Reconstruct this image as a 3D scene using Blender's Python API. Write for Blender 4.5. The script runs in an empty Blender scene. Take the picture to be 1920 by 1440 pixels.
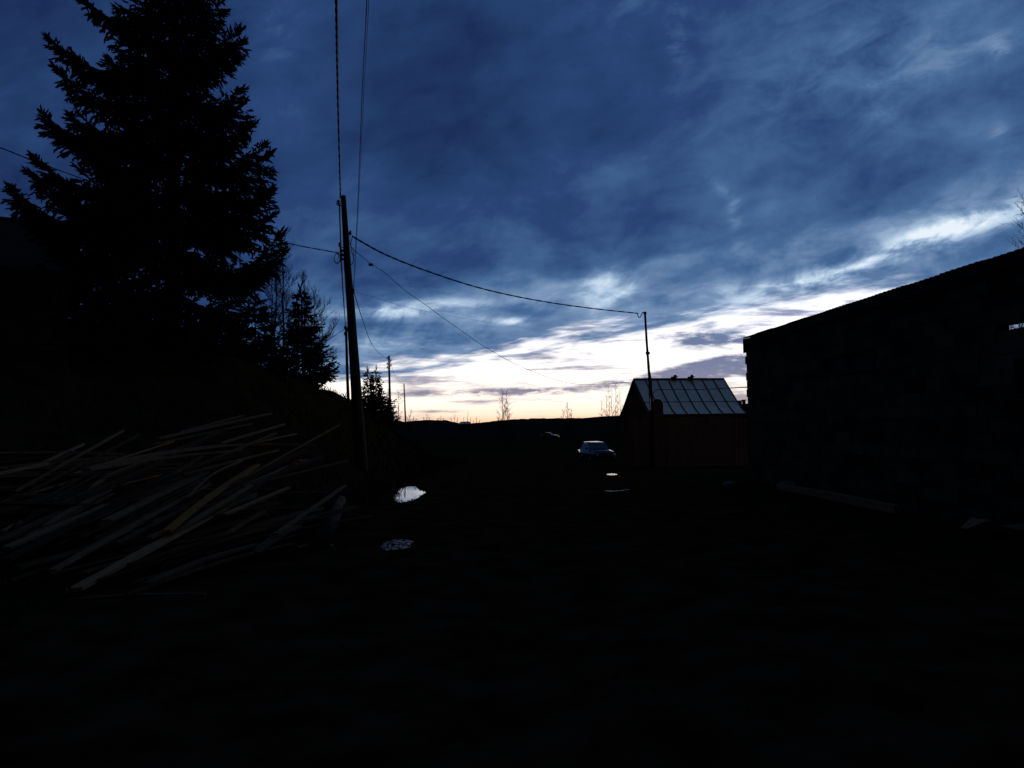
import bpy, math, random
from mathutils import Vector, Matrix

# ------------------------------------------------------------------ camera
scene = bpy.context.scene
COL = scene.collection
R = math.radians
F = 1440.0                      # focal length in photo pixels (1920 wide)
PITCH, ROLL = R(3.18), R(0.9)
CAM = Vector((0.0, 0.0, 1.6))
fw = Vector((0, math.cos(PITCH), math.sin(PITCH)))
r0 = Vector((1, 0, 0)); u0 = r0.cross(fw)
rt = r0 * math.cos(ROLL) - u0 * math.sin(ROLL)
up = r0 * math.sin(ROLL) + u0 * math.cos(ROLL)
cam_data = bpy.data.cameras.new("camera")
cam_data.sensor_width = 36.0
cam_data.lens = 36.0 * F / 1920.0
cam_data.clip_start = 0.05
cam_data.clip_end = 8000.0
cam = bpy.data.objects.new("camera", cam_data)
COL.objects.link(cam)
m3 = Matrix((rt, up, -fw)).transposed()
cam.matrix_world = Matrix.Translation(CAM) @ m3.to_4x4()
scene.camera = cam


def P(px, py, d):
    """world point seen at photo pixel (px, py), d metres ahead"""
    return CAM + d * (fw + (px - 960.0) / F * rt - (py - 720.0) / F * up)


# ------------------------------------------------------------------ colour management
vs = scene.view_settings
vs.view_transform = 'Standard'
vs.look = 'None'
vs.exposure = 0.0
vs.gamma = 1.0
vs.use_curve_mapping = False
scene.cycles.max_bounces = 4
scene.cycles.diffuse_bounces = 2
scene.cycles.glossy_bounces = 2
scene.cycles.use_denoising = True


def lin(r, g, b):
    f = lambda c: (c / 255 / 12.92) if c <= 10.3 else ((c / 255 + 0.055) / 1.055) ** 2.4
    return (f(r), f(g), f(b), 1.0)


# ------------------------------------------------------------------ sky: Nishita dusk sky behind a procedural cloud deck
SUN_EL, SUN_AZ = R(1.2), R(-1.0)         # just at the horizon, straight ahead
world = bpy.data.worlds.new("World")
scene.world = world
world.use_nodes = True
world.cycles.sampling_method = 'MANUAL'
world.cycles.sample_map_resolution = 512
wt = world.node_tree
wt.nodes.clear()


class E:
    """tiny expression wrapper over math nodes"""
    def __init__(s, sock): s.s = sock
    def __add__(a, b): return op('ADD', a, b)
    __radd__ = __add__
    def __sub__(a, b): return op('SUBTRACT', a, b)
    def __rsub__(a, b): return op('SUBTRACT', b, a)
    def __mul__(a, b): return op('MULTIPLY', a, b)
    __rmul__ = __mul__
    def __truediv__(a, b): return op('DIVIDE', a, b)
    def __rtruediv__(a, b): return op('DIVIDE', b, a)


def op(kind, *args, clamp=False):
    n = wt.nodes.new('ShaderNodeMath'); n.operation = kind; n.use_clamp = clamp
    for i, a in enumerate(args):
        if isinstance(a, E): wt.links.new(a.s, n.inputs[i])
        else: n.inputs[i].default_value = a
    return E(n.outputs[0])


def sstep(a, b, x):
    n = wt.nodes.new('ShaderNodeMapRange'); n.interpolation_type = 'SMOOTHSTEP'
    wt.links.new(x.s, n.inputs[0])
    n.inputs[1].default_value = a; n.inputs[2].default_value = b
    n.inputs[3].default_value = 0.0; n.inputs[4].default_value = 1.0
    return E(n.outputs[0])


def gauss(x, w):
    q = x / w
    return op('EXPONENT', (q * q) * -1.0)


def vec(x, y, z=0.0):
    n = wt.nodes.new('ShaderNodeCombineXYZ')
    for i, a in enumerate((x, y, z)):
        if isinstance(a, E): wt.links.new(a.s, n.inputs[i])
        else: n.inputs[i].default_value = a
    return n.outputs[0]


def noise(v, scale, detail=5.0, rough=0.55, dist=0.0):
    n = wt.nodes.new('ShaderNodeTexNoise')
    wt.links.new(v, n.inputs['Vector'])
    n.inputs['Scale'].default_value = scale
    n.inputs['Detail'].default_value = detail
    n.inputs['Roughness'].default_value = rough
    n.inputs['Distortion'].default_value = dist
    return E(n.outputs[0])


def ramp(x, stops):
    n = wt.nodes.new('ShaderNodeValToRGB')
    e = n.color_ramp.elements
    while len(e) < len(stops): e.new(0.5)
    for i, (p, c) in enumerate(stops):
        e[i].position = p; e[i].color = c
    wt.links.new(x.s, n.inputs[0])
    return n.outputs[0]


def mix(fac, a, b, mode='MIX'):
    n = wt.nodes.new('ShaderNodeMix'); n.data_type = 'RGBA'; n.blend_type = mode
    if isinstance(fac, E): wt.links.new(fac.s, n.inputs[0])
    else: n.inputs[0].default_value = fac
    for i, c in ((6, a), (7, b)):
        if hasattr(c, 'is_linked'): wt.links.new(c, n.inputs[i])
        else: n.inputs[i].default_value = c
    return n.outputs[2]


def sky_spot(px, py, rx, ry, rot=0.0):
    """soft ellipse on the sky (world azimuth / elevation tangents), centred on a direction"""
    q = (P(px, py, 1.0) - CAM)
    a, b = q.x / q.y, q.z / q.y
    X = (az - a) * (F / rx); Y = (el - b) * (F / ry)
    c, s_ = math.cos(rot), math.sin(rot)
    if rot:
        dx_, dy_ = (az - a) * F, (el - b) * F
        X = (dx_ * c + dy_ * s_) / rx; Y = (dy_ * c - dx_ * s_) / ry
    return op('EXPONENT', (X * X + Y * Y) * -1.0) * front


tc = wt.nodes.new('ShaderNodeTexCoord')
sp = wt.nodes.new('ShaderNodeSeparateXYZ')
wt.links.new(tc.outputs['Generated'], sp.inputs[0])
dx, dy, dz = (E(sp.outputs[i]) for i in range(3))
zz = op('MAXIMUM', dz, 0.0)
zc = zz + 0.03
u, v = dx / zc, dy / zc                       # the flat cloud layer seen in perspective
ydiv = op('MAXIMUM', dy, 0.05)
az, el = dx / ydiv, dz / ydiv
front = sstep(0.05, 0.3, dy)
pv = vec(u, v)
pa = vec(az, el * 5.0)                        # angular space, for far flat clouds
pa2 = vec(az, el * 2.2 - az * 0.5)

n_w = noise(pv, 0.45, 4.0, 0.55)
n_edge = noise(vec(u, v, 3.7), 0.9, 6.0, 0.6)
n_ang = noise(vec(az, el * 6.0 - az * 0.9), 4.0, 5.0, 0.62)
s = v + 1.15 * u - 7.6 + (n_w - 0.5) * 3.2 + (n_edge - 0.5) * 2.6 + (n_ang - 0.5) * 6.5 * sstep(0.3, 0.1, el)
opening = sstep(-0.55, 0.75, s)

# clear strip behind the deck
eld = el
clear = ramp(op('MULTIPLY', dz, 4.0, clamp=True), [
    (0.0, (0.98, 0.50, 0.32, 1)), (0.03, (1.05, 0.68, 0.44, 1)), (0.065, (1.12, 0.90, 0.68, 1)), (0.12, (1.2, 1.06, 0.92, 1)),
    (0.20, (1.3, 1.18, 1.06, 1)), (0.34, (1.35, 1.3, 1.28, 1)), (1.0, (1.0, 1.15, 1.5, 1))])
glow = sstep(-0.7, 0.75, dy)
clear = mix(glow, lin(60, 80, 120), clear)
sky = wt.nodes.new('ShaderNodeTexSky')
sky.sky_type = 'NISHITA'
sky.sun_disc = False
sky.sun_elevation = SUN_EL
sky.sun_rotation = SUN_AZ
sky.air_density = 1.6
sky.dust_density = 2.0
dim = wt.nodes.new('ShaderNodeVectorMath'); dim.operation = 'SCALE'
wt.links.new(sky.outputs[0], dim.inputs[0]); dim.inputs[3].default_value = 0.006
clear = mix(1.0, clear, dim.outputs[0], 'ADD')

# thin far clouds floating in the clear strip
far1 = noise(vec(az, el * 7.0, 1.3), 5.5, 7.0, 0.6)
far2 = noise(vec(az * 0.8, el * 9.0, 8.1), 11.0, 5.0, 0.6)
farc = sstep(0.505, 0.62, far1 * 0.7 + far2 * 0.3)
farn = noise(vec(az, el * 3.5, 7.7), 30.0, 5.0, 0.65)
farcol = mix(sstep(0.0, 0.11, el), lin(142, 132, 150), lin(72, 98, 146))
farcol = mix(sstep(0.50, 0.74, farn) * 0.8, farcol, lin(206, 200, 210))
bank1 = sky_spot(880, 737, 190, 9, 0.0) * 0.9 + sky_spot(1010, 734, 70, 8) * 0.7
bank2 = sky_spot(1350, 690, 130, 17, 0.12) * 1.6 + sky_spot(1420, 682, 90, 16, 0.1) * 1.2 + sky_spot(1180, 716, 110, 9, 0.10) * 0.8
bank3 = sky_spot(1930, 610, 120, 45) * 2.0 + sky_spot(1345, 636, 95, 17, 0.05) * 1.1 + sky_spot(1290, 618, 70, 8, 0.25) * 0.7 + sky_spot(1105, 625, 50, 9, 0.2) * 0.8
bank4 = sky_spot(830, 707, 60, 6) * 0.6 + sky_spot(800, 668, 90, 12) * 0.75 + sky_spot(820, 772, 60, 5) * 0.6
bank4 = bank4 + sky_spot(1020, 682, 60, 5) * 0.35 + sky_spot(900, 757, 45, 4) * 0.5 + sky_spot(1390, 742, 40, 8) * 0.5
bk = (bank1 + bank2 + bank3 + bank4) * (4.2 * noise(vec(az, el * 4.2, 5.5), 15.0, 6.0, 0.66) - 1.25)
bk = sstep(0.08, 0.85, bk) * 0.93
farm = op('MAXIMUM', farc * 0.8, bk)
clear2 = mix(farm, clear, farcol)

# the deck itself
f1 = noise(vec(u, v * 0.8, 11.0), 0.8, 5.0, 0.55, 0.3)
f2 = noise(vec(u, v * 0.6, 2.0), 2.2, 5.0, 0.55, 0.2)
f3 = noise(vec(az * 1.1, el * 1.5 - az * 0.3, 4.0), 5.0, 6.0, 0.55, 0.25)
t = 0.32 + (f1 - 0.5) * 0.30 + (f2 - 0.5) * 0.15 + (f3 - 0.5) * 0.40
t = t + sstep(-6.5, 0.3, s) * 0.26                     # thinner towards its lit edge
t = t + sstep(0.15, 0.9, az) * 0.04 - sstep(-0.1, -0.6, az) * 0.05
st = v + 0.68 * u - 4.95 + (f2 - 0.5) * 1.6
streak = gauss(st, 0.55) * sstep(0.40, 0.66, f3 * 0.5 + f2 * 0.5 + 0.06)
t = t + streak * 0.11
spots = (sky_spot(1640, 485, 220, 20, 0.32) * 0.19 + sky_spot(1740, 440, 150, 22, 0.35) * 0.13 + sky_spot(1890, 395, 100, 24, 0.3) * 0.13 + sky_spot(1800, 420, 260, 75, 0.3) * 0.07
         + sky_spot(1378, 410, 15, 50, 0.05) * 0.11 + sky_spot(1355, 355, 40, 12, -0.7) * 0.06 + sky_spot(1130, 525, 50, 26, 0.3) * 0.14 + sky_spot(1160, 555, 50, 12, 0.5) * 0.16 + sky_spot(1060, 560, 140, 26, 0.1) * 0.10
         + sky_spot(1270, 70, 22, 60) * 0.16 + sky_spot(1180, 30, 160, 60) * 0.05 + sky_spot(1660, 200, 30, 30) * 0.10 + sky_spot(1880, 95, 30, 20, -0.5) * 0.12 + sky_spot(1880, 255, 25, 25) * 0.10 + sky_spot(720, 585, 130, 16) * 0.24 + sky_spot(960, 600, 50, 9) * 0.24 + sky_spot(840, 570, 100, 14) * 0.12 + sky_spot(700, 645, 110, 12) * 0.10 + sky_spot(730, 650, 200, 55) * 0.09
         + sky_spot(1650, 110, 300, 120, 0.2) * 0.09 + sky_spot(520, 50, 60, 90) * 0.06
         + sky_spot(1450, 540, 260, 26, 0.12) * 0.14)
f4 = noise(vec(az, el * 1.7 - az * 0.4, 9.0), 13.0, 5.0, 0.62, 0.6)
t = t + spots * (0.15 + 1.55 * sstep(0.36, 0.66, f4 * 0.6 + f2 * 0.4)) + (f4 - 0.5) * (0.10 + 0.10 * sstep(0.5, 0.12, el))
dark = (sky_spot(1060, 300, 300, 130) * 0.06 + sky_spot(1800, 290, 200, 50, 0.2) * 0.07 + sky_spot(880, 90, 200, 70) * 0.05)
t = t - dark
deck = ramp(t, [
    (0.0, lin(16, 27, 56)), (0.18, lin(25, 43, 84)), (0.36, lin(42, 70, 118)), (0.52, lin(72, 107, 152)),
    (0.68, lin(122, 150, 186)), (0.84, lin(180, 204, 228)), (1.0, lin(232, 242, 252))])
back = sstep(0.45, -0.45, dy)                          # away from the sunset the deck is thick and dull
deck = mix(back * 0.92, deck, lin(25, 30, 42))
total = mix(opening, deck, clear2)
total = mix(sstep(-0.015, -0.03, dz), total, (0.004, 0.004, 0.005, 1.0))   # under the horizon lies only dark ground
bg = wt.nodes.new('ShaderNodeBackground')
wt.links.new(total, bg.inputs['Color'])
bg.inputs['Strength'].default_value = 1.0
wo = wt.nodes.new('ShaderNodeOutputWorld')
wt.links.new(bg.outputs[0], wo.inputs['Surface'])

sun_data = bpy.data.lights.new("sun", 'SUN')
sun_data.energy = 0.03
sun_data.angle = R(6)
sun_data.color = (1.0, 0.62, 0.35)
sun = bpy.data.objects.new("sun", sun_data)
COL.objects.link(sun)
sd = Vector((math.sin(SUN_AZ) * math.cos(SUN_EL), math.cos(SUN_AZ) * math.cos(SUN_EL), math.sin(SUN_EL)))
sun.rotation_euler = sd.to_track_quat('Z', 'Y').to_euler()


# ------------------------------------------------------------------ helpers
rng = random.Random(7)
CUR = None


class MB:
    """collects geometry for one mesh object"""
    def __init__(s): s.v = []; s.f = []
    def quad(s, a, b, c, d):
        i = len(s.v); s.v += [tuple(a), tuple(b), tuple(c), tuple(d)]; s.f.append((i, i + 1, i + 2, i + 3))
    def tri(s, a, b, c):
        i = len(s.v); s.v += [tuple(a), tuple(b), tuple(c)]; s.f.append((i, i + 1, i + 2))
    def poly(s, pts):
        i = len(s.v); s.v += [tuple(p) for p in pts]; s.f.append(tuple(range(i, i + len(pts))))
    def box(s, c, sx, sy, sz, rz=0.0, taper=1.0):
        """box centred on c (x, y) with its bottom at c.z"""
        i = len(s.v); ca, sa = math.cos(rz), math.sin(rz)
        for k, (zz_, tp) in enumerate(((0, 1.0), (sz, taper))):
            for (a, b) in ((-1, -1), (1, -1), (1, 1), (-1, 1)):
                x, y = a * sx / 2 * tp, b * sy / 2 * tp
                s.v.append((c[0] + x * ca - y * sa, c[1] + x * sa + y * ca, c[2] + zz_))
        for f in ((0, 3, 2, 1), (4, 5, 6, 7), (0, 1, 5, 4), (1, 2, 6, 5), (2, 3, 7, 6), (3, 0, 4, 7)):
            s.f.append(tuple(i + k for k in f))
    def hexa(s, p):
        """box from 8 corners: bottom four then top four"""
        i = len(s.v); s.v += [tuple(q) for q in p]
        for f in ((0, 3, 2, 1), (4, 5, 6, 7), (0, 1, 5, 4), (1, 2, 6, 5), (2, 3, 7, 6), (3, 0, 4, 7)):
            s.f.append(tuple(i + k for k in f))
    def prism(s, prof, d):
        """extrude a planar polygon (list of points) by vector d"""
        n = len(prof); i = len(s.v)
        s.v += [tuple(p) for p in prof] + [tuple(Vector(p) + d) for p in prof]
        s.f.append(tuple(range(i + n - 1, i - 1, -1))); s.f.append(tuple(range(i + n, i + 2 * n)))
        for k in range(n):
            k2 = (k + 1) % n
            s.f.append((i + k, i + k2, i + n + k2, i + n + k))
    def tube(s, pts, rad, sides=6, cap=True):
        pts = [Vector(p) for p in pts]
        if not isinstance(rad, (list, tuple)): rad = [rad] * len(pts)
        i = len(s.v); n = len(pts); ref = None
        for k in range(n):
            tdir = (pts[min(k + 1, n - 1)] - pts[max(k - 1, 0)])
            if tdir.length < 1e-9: tdir = Vector((0, 0, 1))
            tdir.normalize()
            if ref is None:
                ref = tdir.orthogonal()
            ref = ref - tdir * ref.dot(tdir)
            if ref.length < 1e-6: ref = tdir.orthogonal()
            ref.normalize(); b = tdir.cross(ref)
            for j in range(sides):
                a = 2 * math.pi * j / sides
                s.v.append(tuple(pts[k] + (ref * math.cos(a) + b * math.sin(a)) * rad[k]))
        for k in range(n - 1):
            for j in range(sides):
                j2 = (j + 1) % sides
                s.f.append((i + k * sides + j, i + k * sides + j2, i + (k + 1) * sides + j2, i + (k + 1) * sides + j))
        if cap:
            s.f.append(tuple(i + j for j in range(sides - 1, -1, -1)))
            s.f.append(tuple(i + (n - 1) * sides + j for j in range(sides)))
    def build(s, name, mat, parent=None, smooth=False):
        me = bpy.data.meshes.new(name)
        me.from_pydata(s.v, [], s.f)
        me.update()
        if smooth: me.polygons.foreach_set('use_smooth', [True] * len(me.polygons))
        me.materials.append(mat)
        o = bpy.data.objects.new(name, me)
        COL.objects.link(o)
        if parent is not None: attach(o, parent)
        return o


def attach(o, parent):
    """parent o while its vertices stay in world coordinates"""
    o.parent = parent
    base = parent; off = Vector((0, 0, 0))
    while base is not None:
        off += base.location; base = base.parent
    o.location = Vector(o.location) - off


def tag(o, label=None, cat=None, group=None, kind=None):
    if label: o['label'] = label
    if cat: o['category'] = cat
    if group: o['group'] = group
    if kind: o['kind'] = kind
    return o


def thing(name, loc, label, cat, group=None):
    o = bpy.data.objects.new(name, None)
    o.location = loc; o.empty_display_size = 0.2
    COL.objects.link(o)
    return tag(o, label, cat, group)


def link_shared(name, me, parent, loc, rz=0.0):
    """another object on shared mesh data, loc in world space"""
    o = bpy.data.objects.new(name, me); COL.objects.link(o)
    o.location = loc; o.rotation_euler = (0, 0, rz)
    if parent is not None: attach(o, parent)
    return o


# ------------------------------------------------------------------ materials
MATS = {}


def mat(name, c1, c2=None, scale=6.0, rough=0.85, metal=0.0, spec=0.2, stretch=(1, 1, 1), bump=0.0, detail=5.0, alpha=None):
    if name in MATS: return MATS[name]
    m = bpy.data.materials.new(name); m.use_nodes = True
    nt = m.node_tree; b = nt.nodes['Principled BSDF']
    b.inputs['Roughness'].default_value = rough
    b.inputs['Metallic'].default_value = metal
    b.inputs['Specular IOR Level'].default_value = spec
    c1 = tuple(c1) + (1,); c2 = tuple(c2) + (1,) if c2 else c1
    tcn = nt.nodes.new('ShaderNodeTexCoord'); mp = nt.nodes.new('ShaderNodeMapping')
    mp.inputs['Scale'].default_value = stretch
    nz = nt.nodes.new('ShaderNodeTexNoise'); nz.inputs['Scale'].default_value = scale
    nz.inputs['Detail'].default_value = detail; nz.inputs['Roughness'].default_value = 0.6
    rp = nt.nodes.new('ShaderNodeValToRGB')
    rp.color_ramp.elements[0].position = 0.33; rp.color_ramp.elements[0].color = c1
    rp.color_ramp.elements[1].position = 0.67; rp.color_ramp.elements[1].color = c2
    nt.links.new(tcn.outputs['Object'], mp.inputs[0]); nt.links.new(mp.outputs[0], nz.inputs['Vector'])
    nt.links.new(nz.outputs[0], rp.inputs[0]); nt.links.new(rp.outputs[0], b.inputs['Base Color'])
    if bump:
        bp = nt.nodes.new('ShaderNodeBump'); bp.inputs['Strength'].default_value = bump
        bp.inputs['Distance'].default_value = 0.03
        nt.links.new(nz.outputs[0], bp.inputs['Height']); nt.links.new(bp.outputs[0], b.inputs['Normal'])
    MATS[name] = m
    return m


mud = mat('wet_mud', (0.013, 0.0075, 0.004), (0.058, 0.033, 0.017), 1.9, 1.0, spec=0.0, bump=0.6, detail=8)
turf = mat('dead_turf', (0.014, 0.010, 0.005), (0.035, 0.025, 0.011), 2.5, 1.0, spec=0.0, bump=0.5, detail=8)
hillm = mat('far_forest', (0.018, 0.018, 0.014), (0.030, 0.028, 0.020), 0.02, 1.0, spec=0.0)
needle = mat('spruce_needles', (0.008, 0.013, 0.006), (0.018, 0.026, 0.011), 3.0, 0.9, spec=0.05)
bark = mat('dark_bark', (0.022, 0.016, 0.011), (0.05, 0.037, 0.025), 9.0, 0.95, spec=0.05, stretch=(1, 1, 0.25), bump=0.6)
twigm = mat('bare_twigs', (0.022, 0.016, 0.013), (0.045, 0.034, 0.028), 8.0, 0.9, spec=0.05)
dryg = mat('dry_grass', (0.022, 0.015, 0.007), (0.045, 0.031, 0.014), 5.0, 0.95, spec=0.0)
polew = mat('pole_wood', (0.04, 0.029, 0.02), (0.075, 0.056, 0.04), 6.0, 0.9, spec=0.1, stretch=(1, 1, 0.15), bump=0.4)
cablem = mat('black_cable', (0.012, 0.012, 0.013), None, 4.0, 0.6, spec=0.3)
porc = mat('porcelain', (0.09, 0.085, 0.08), None, 4.0, 0.4, spec=0.4)
iron = mat('dark_iron', (0.03, 0.028, 0.027), (0.05, 0.045, 0.04), 8.0, 0.55, metal=0.6)
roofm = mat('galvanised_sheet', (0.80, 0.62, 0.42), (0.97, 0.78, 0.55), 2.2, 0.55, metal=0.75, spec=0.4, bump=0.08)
seamm = mat('dark_seam', (0.05, 0.05, 0.055), None, 4.0, 0.8)
shedw = mat('red_brown_boards', (0.12, 0.045, 0.018), (0.20, 0.08, 0.034), 4.0, 0.95, spec=0.05, stretch=(1, 1, 0.12), bump=0.3)
fencem = mat('fence_boards', (0.30, 0.135, 0.060), (0.46, 0.21, 0.098), 4.0, 0.95, spec=0.05, stretch=(1, 1, 0.12), bump=0.3)
logm = mat('grey_logs', (0.016, 0.012, 0.009), (0.050, 0.039, 0.028), 2.0, 0.95, spec=0.1, stretch=(1, 0.15, 1), bump=0.5)
blockm = mat('cinder_block', (0.042, 0.030, 0.018), (0.105, 0.077, 0.046), 2.4, 0.95, spec=0.05, bump=0.4)
_nt = blockm.node_tree; _oi = _nt.nodes.new('ShaderNodeObjectInfo'); _mr = _nt.nodes.new('ShaderNodeMapRange')
_mr.inputs[3].default_value = 0.45; _mr.inputs[4].default_value = 1.35
_mx = _nt.nodes.new('ShaderNodeMix'); _mx.data_type = 'RGBA'; _mx.blend_type = 'MULTIPLY'; _mx.inputs[0].default_value = 1.0
_bs = _nt.nodes['Principled BSDF']; _src = _bs.inputs['Base Color'].links[0].from_socket
_nt.links.new(_oi.outputs['Random'], _mr.inputs[0]); _nt.links.new(_src, _mx.inputs[6]); _nt.links.new(_mr.outputs[0], _mx.inputs[7])
_nt.links.new(_mx.outputs[2], _bs.inputs['Base Color'])
slate = mat('asbestos_slate', (0.06, 0.058, 0.055), (0.11, 0.105, 0.10), 3.0, 0.95, spec=0.1, bump=0.3)
glassm = mat('window_glass', (0.02, 0.024, 0.028), None, 1.0, 0.7, spec=0.04)
framem = mat('window_frame', (0.10, 0.085, 0.07), (0.14, 0.12, 0.1), 8.0, 0.8)
siding = mat('pale_siding', (0.05, 0.03, 0.015), (0.08, 0.05, 0.026), 3.0, 0.95, spec=0.05, stretch=(0.2, 1, 1), bump=0.2)
darkroof = mat('dark_roofing', (0.022, 0.018, 0.014), (0.035, 0.029, 0.022), 3.0, 0.95, spec=0.05, bump=0.2)
stonem = mat('pale_stone', (0.16, 0.13, 0.10), (0.26, 0.22, 0.17), 7.0, 0.9, bump=0.5)
paint = mat('car_paint', (0.020, 0.028, 0.042), (0.026, 0.034, 0.05), 1.0, 0.06, spec=0.5)
carglass = mat('car_glass', (0.01, 0.012, 0.015), None, 1.0, 0.08, spec=0.5)
rubber = mat('rubber', (0.015, 0.015, 0.015), None, 8.0, 0.8)
chrome = mat('chrome', (0.6, 0.6, 0.6), None, 8.0, 0.2, metal=1.0)
lampg = mat('lamp_glass', (0.35, 0.35, 0.34), None, 8.0, 0.15, spec=0.5)
darkplast = mat('dark_trim', (0.02, 0.02, 0.02), None, 8.0, 0.5)

water = bpy.data.materials.new('puddle_water'); water.use_nodes = True
_b = water.node_tree.nodes['Principled BSDF']
_b.inputs['Base Color'].default_value = (0.010, 0.008, 0.006, 1)
_b.inputs['Roughness'].default_value = 0.03
_b.inputs['IOR'].default_value = 1.33
_nz = water.node_tree.nodes.new('ShaderNodeTexNoise'); _nz.inputs['Scale'].default_value = 3.0
_bp = water.node_tree.nodes.new('ShaderNodeBump'); _bp.inputs['Strength'].default_value = 0.015
water.node_tree.links.new(_nz.outputs[0], _bp.inputs['Height'])
water.node_tree.links.new(_bp.outputs[0], _b.inputs['Normal'])

wetmud = mat('wet_mud_film', (0.012, 0.009, 0.006), None, 4.0, 0.36, spec=0.14, bump=0.1)
woods = [
    mat('board_pale', (0.34, 0.175, 0.065), (0.48, 0.26, 0.105), 5.0, 0.85, spec=0.15, stretch=(6, 0.5, 6), bump=0.2),
    mat('board_grey', (0.20, 0.105, 0.043), (0.33, 0.18, 0.08), 5.0, 0.85, spec=0.15, stretch=(6, 0.5, 6), bump=0.3),
    mat('board_dark', (0.085, 0.044, 0.018), (0.17, 0.092, 0.040), 5.0, 0.9, spec=0.1, stretch=(6, 0.5, 6), bump=0.3),
    mat('board_honey', (0.34, 0.14, 0.03), (0.48, 0.21, 0.05), 5.0, 0.85, spec=0.15, stretch=(6, 0.5, 6), bump=0.2),
    mat('board_barky', (0.042, 0.022, 0.009), (0.085, 0.046, 0.020), 5.0, 0.95, spec=0.05, stretch=(4, 0.5, 4), bump=0.5)]


# ------------------------------------------------------------------ terrain
def ss(a, b, x):
    t_ = min(1.0, max(0.0, (x - a) / (b - a))); return t_ * t_ * (3 - 2 * t_)


def hsh(i, j):
    n = (i * 374761393 + j * 668265263) & 0xffffffff
    n = ((n ^ (n >> 13)) * 1274126177) & 0xffffffff
    return ((n ^ (n >> 16)) & 0xffff) / 65535.0


def vnoise(x, y):
    i, j = math.floor(x), math.floor(y); a, b = x - i, y - j
    a = a * a * (3 - 2 * a); b = b * b * (3 - 2 * b)
    return (hsh(i, j) * (1 - a) + hsh(i + 1, j) * a) * (1 - b) + (hsh(i, j + 1) * (1 - a) + hsh(i + 1, j + 1) * a) * b


PUDDLES = []      # (x, y, rx, ry): filled below, the ground is level under them


def bank_edge(y):
    return -3.6 - 1.3 * ss(14, 4, y) - 0.5 * ss(26, 44, y)


def base_z(x, y):
    z = -0.03 * min(max(0.0, y - 22.0), 42.0) - 0.0 * y
    e = bank_edge(y) - x
    H = 3.5 * (1 - ss(33, 70, y)) * (0.55 + 0.45 * ss(6, 22, y))
    z += H * ss(-0.2, 4.2 + 2.5 * (1 - ss(13, 22, y)), e) + 0.9 * ss(5, 22, e) * (1 - ss(40, 80, y))
    return z


def ground_z(x, y):
    z = base_z(x, y)
    k = 1.0
    for (qx, qy, rx, ry) in PUDDLES:
        dd = ((x - qx) / rx) ** 2 + ((y - qy) / ry) ** 2
        k = min(k, ss(0.8, 4.0, dd))
    near = 1 - ss(60, 150, math.hypot(x, y))
    bankk = ss(0, 3, bank_edge(y) - x)
    nz_ = (vnoise(x * 0.55, y * 0.4) - 0.5) * 0.10 + (vnoise(x * 1.9 + 7, y * 1.7) - 0.5) * 0.05
    nz_ += bankk * ((vnoise(x * 0.9 + 3, y * 0.8) - 0.5) * 0.45 + (vnoise(x * 3.1, y * 2.9 + 9) - 0.5) * 0.18)
    rut = -0.05 * math.exp(-((x + 1.7) / 0.28) ** 2) - 0.05 * math.exp(-((x - 0.1) / 0.28) ** 2)
    rut *= ss(60, 30, y) * (1 if y > 3 else ss(-5, 3, y))
    return z + (nz_ + rut) * near * k - 0.03 * (1 - k)


def on_ray(px, py):
    """point of the smooth ground under a photo pixel"""
    d = 3.0
    while d < 400:
        q = P(px, py, d)
        if q.z <= base_z(q.x, q.y): return q
        d += 0.02 + d * 0.002
    return P(px, py, 400)


# ------------------------------------------------------------------ puddles (outlines first, so that the ground can be level under them)
def outline(pts, n_sub=6, jit=0.02, seed=1):
    rg = random.Random(seed); out = []
    q = [on_ray(*p) for p in pts]; n = len(q)
    for k in range(n):
        p0, p1, p2, p3 = q[k - 1], q[k], q[(k + 1) % n], q[(k + 2) % n]
        for j in range(n_sub):
            t_ = j / n_sub
            c = 0.5 * ((2 * p1) + (p2 - p0) * t_ + (2 * p0 - 5 * p1 + 4 * p2 - p3) * t_ ** 2 + (3 * p1 - p0 - 3 * p2 + p3) * t_ ** 3)
            c.x += rg.uniform(-jit, jit); c.y += rg.uniform(-jit, jit) * 5
            out.append(c)
    return out


PUD = [
    (outline([(738, 933), (745, 922), (756, 913), (768, 911.5), (781, 912), (783, 916), (797, 922), (792, 927), (779, 935), (766, 939), (746, 941)], 8, 0.012, 3),
     'puddle', 'largest puddle, mirroring pale sky in the muddy track'),
    (outline([(725, 914), (733, 912), (740, 911.5), (739, 914), (732, 915.5)], 5, 0.008, 4),
     'puddle', 'thin bright puddle sliver just left of the largest puddle'),
    (outline([(1138, 888.8), (1147, 888.0), (1157, 888.7), (1150, 889.7), (1142, 889.6)], 5, 0.01, 5),
     'puddle', 'short white puddle in front of the parked sedan'),
    (outline([(1132, 919.2), (1150, 919.6), (1166, 918.2), (1184, 916.6), (1176, 918.2), (1162, 919.6), (1146, 920.6)], 5, 0.01, 6),
     'puddle', 'dim wide puddle nearer than the short white one'),
]
for pts, nm, lb in PUD:
    cx = sum(p.x for p in pts) / len(pts); cy = sum(p.y for p in pts) / len(pts)
    rx = max(abs(p.x - cx) for p in pts) + 0.12; ry = max(abs(p.y - cy) for p in pts) + 0.3
    PUDDLES.append((cx, cy, rx, ry))
SPK = on_ray(743, 1020)
PUDDLES.append((SPK.x, SPK.y, 0.30, 0.9))

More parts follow.
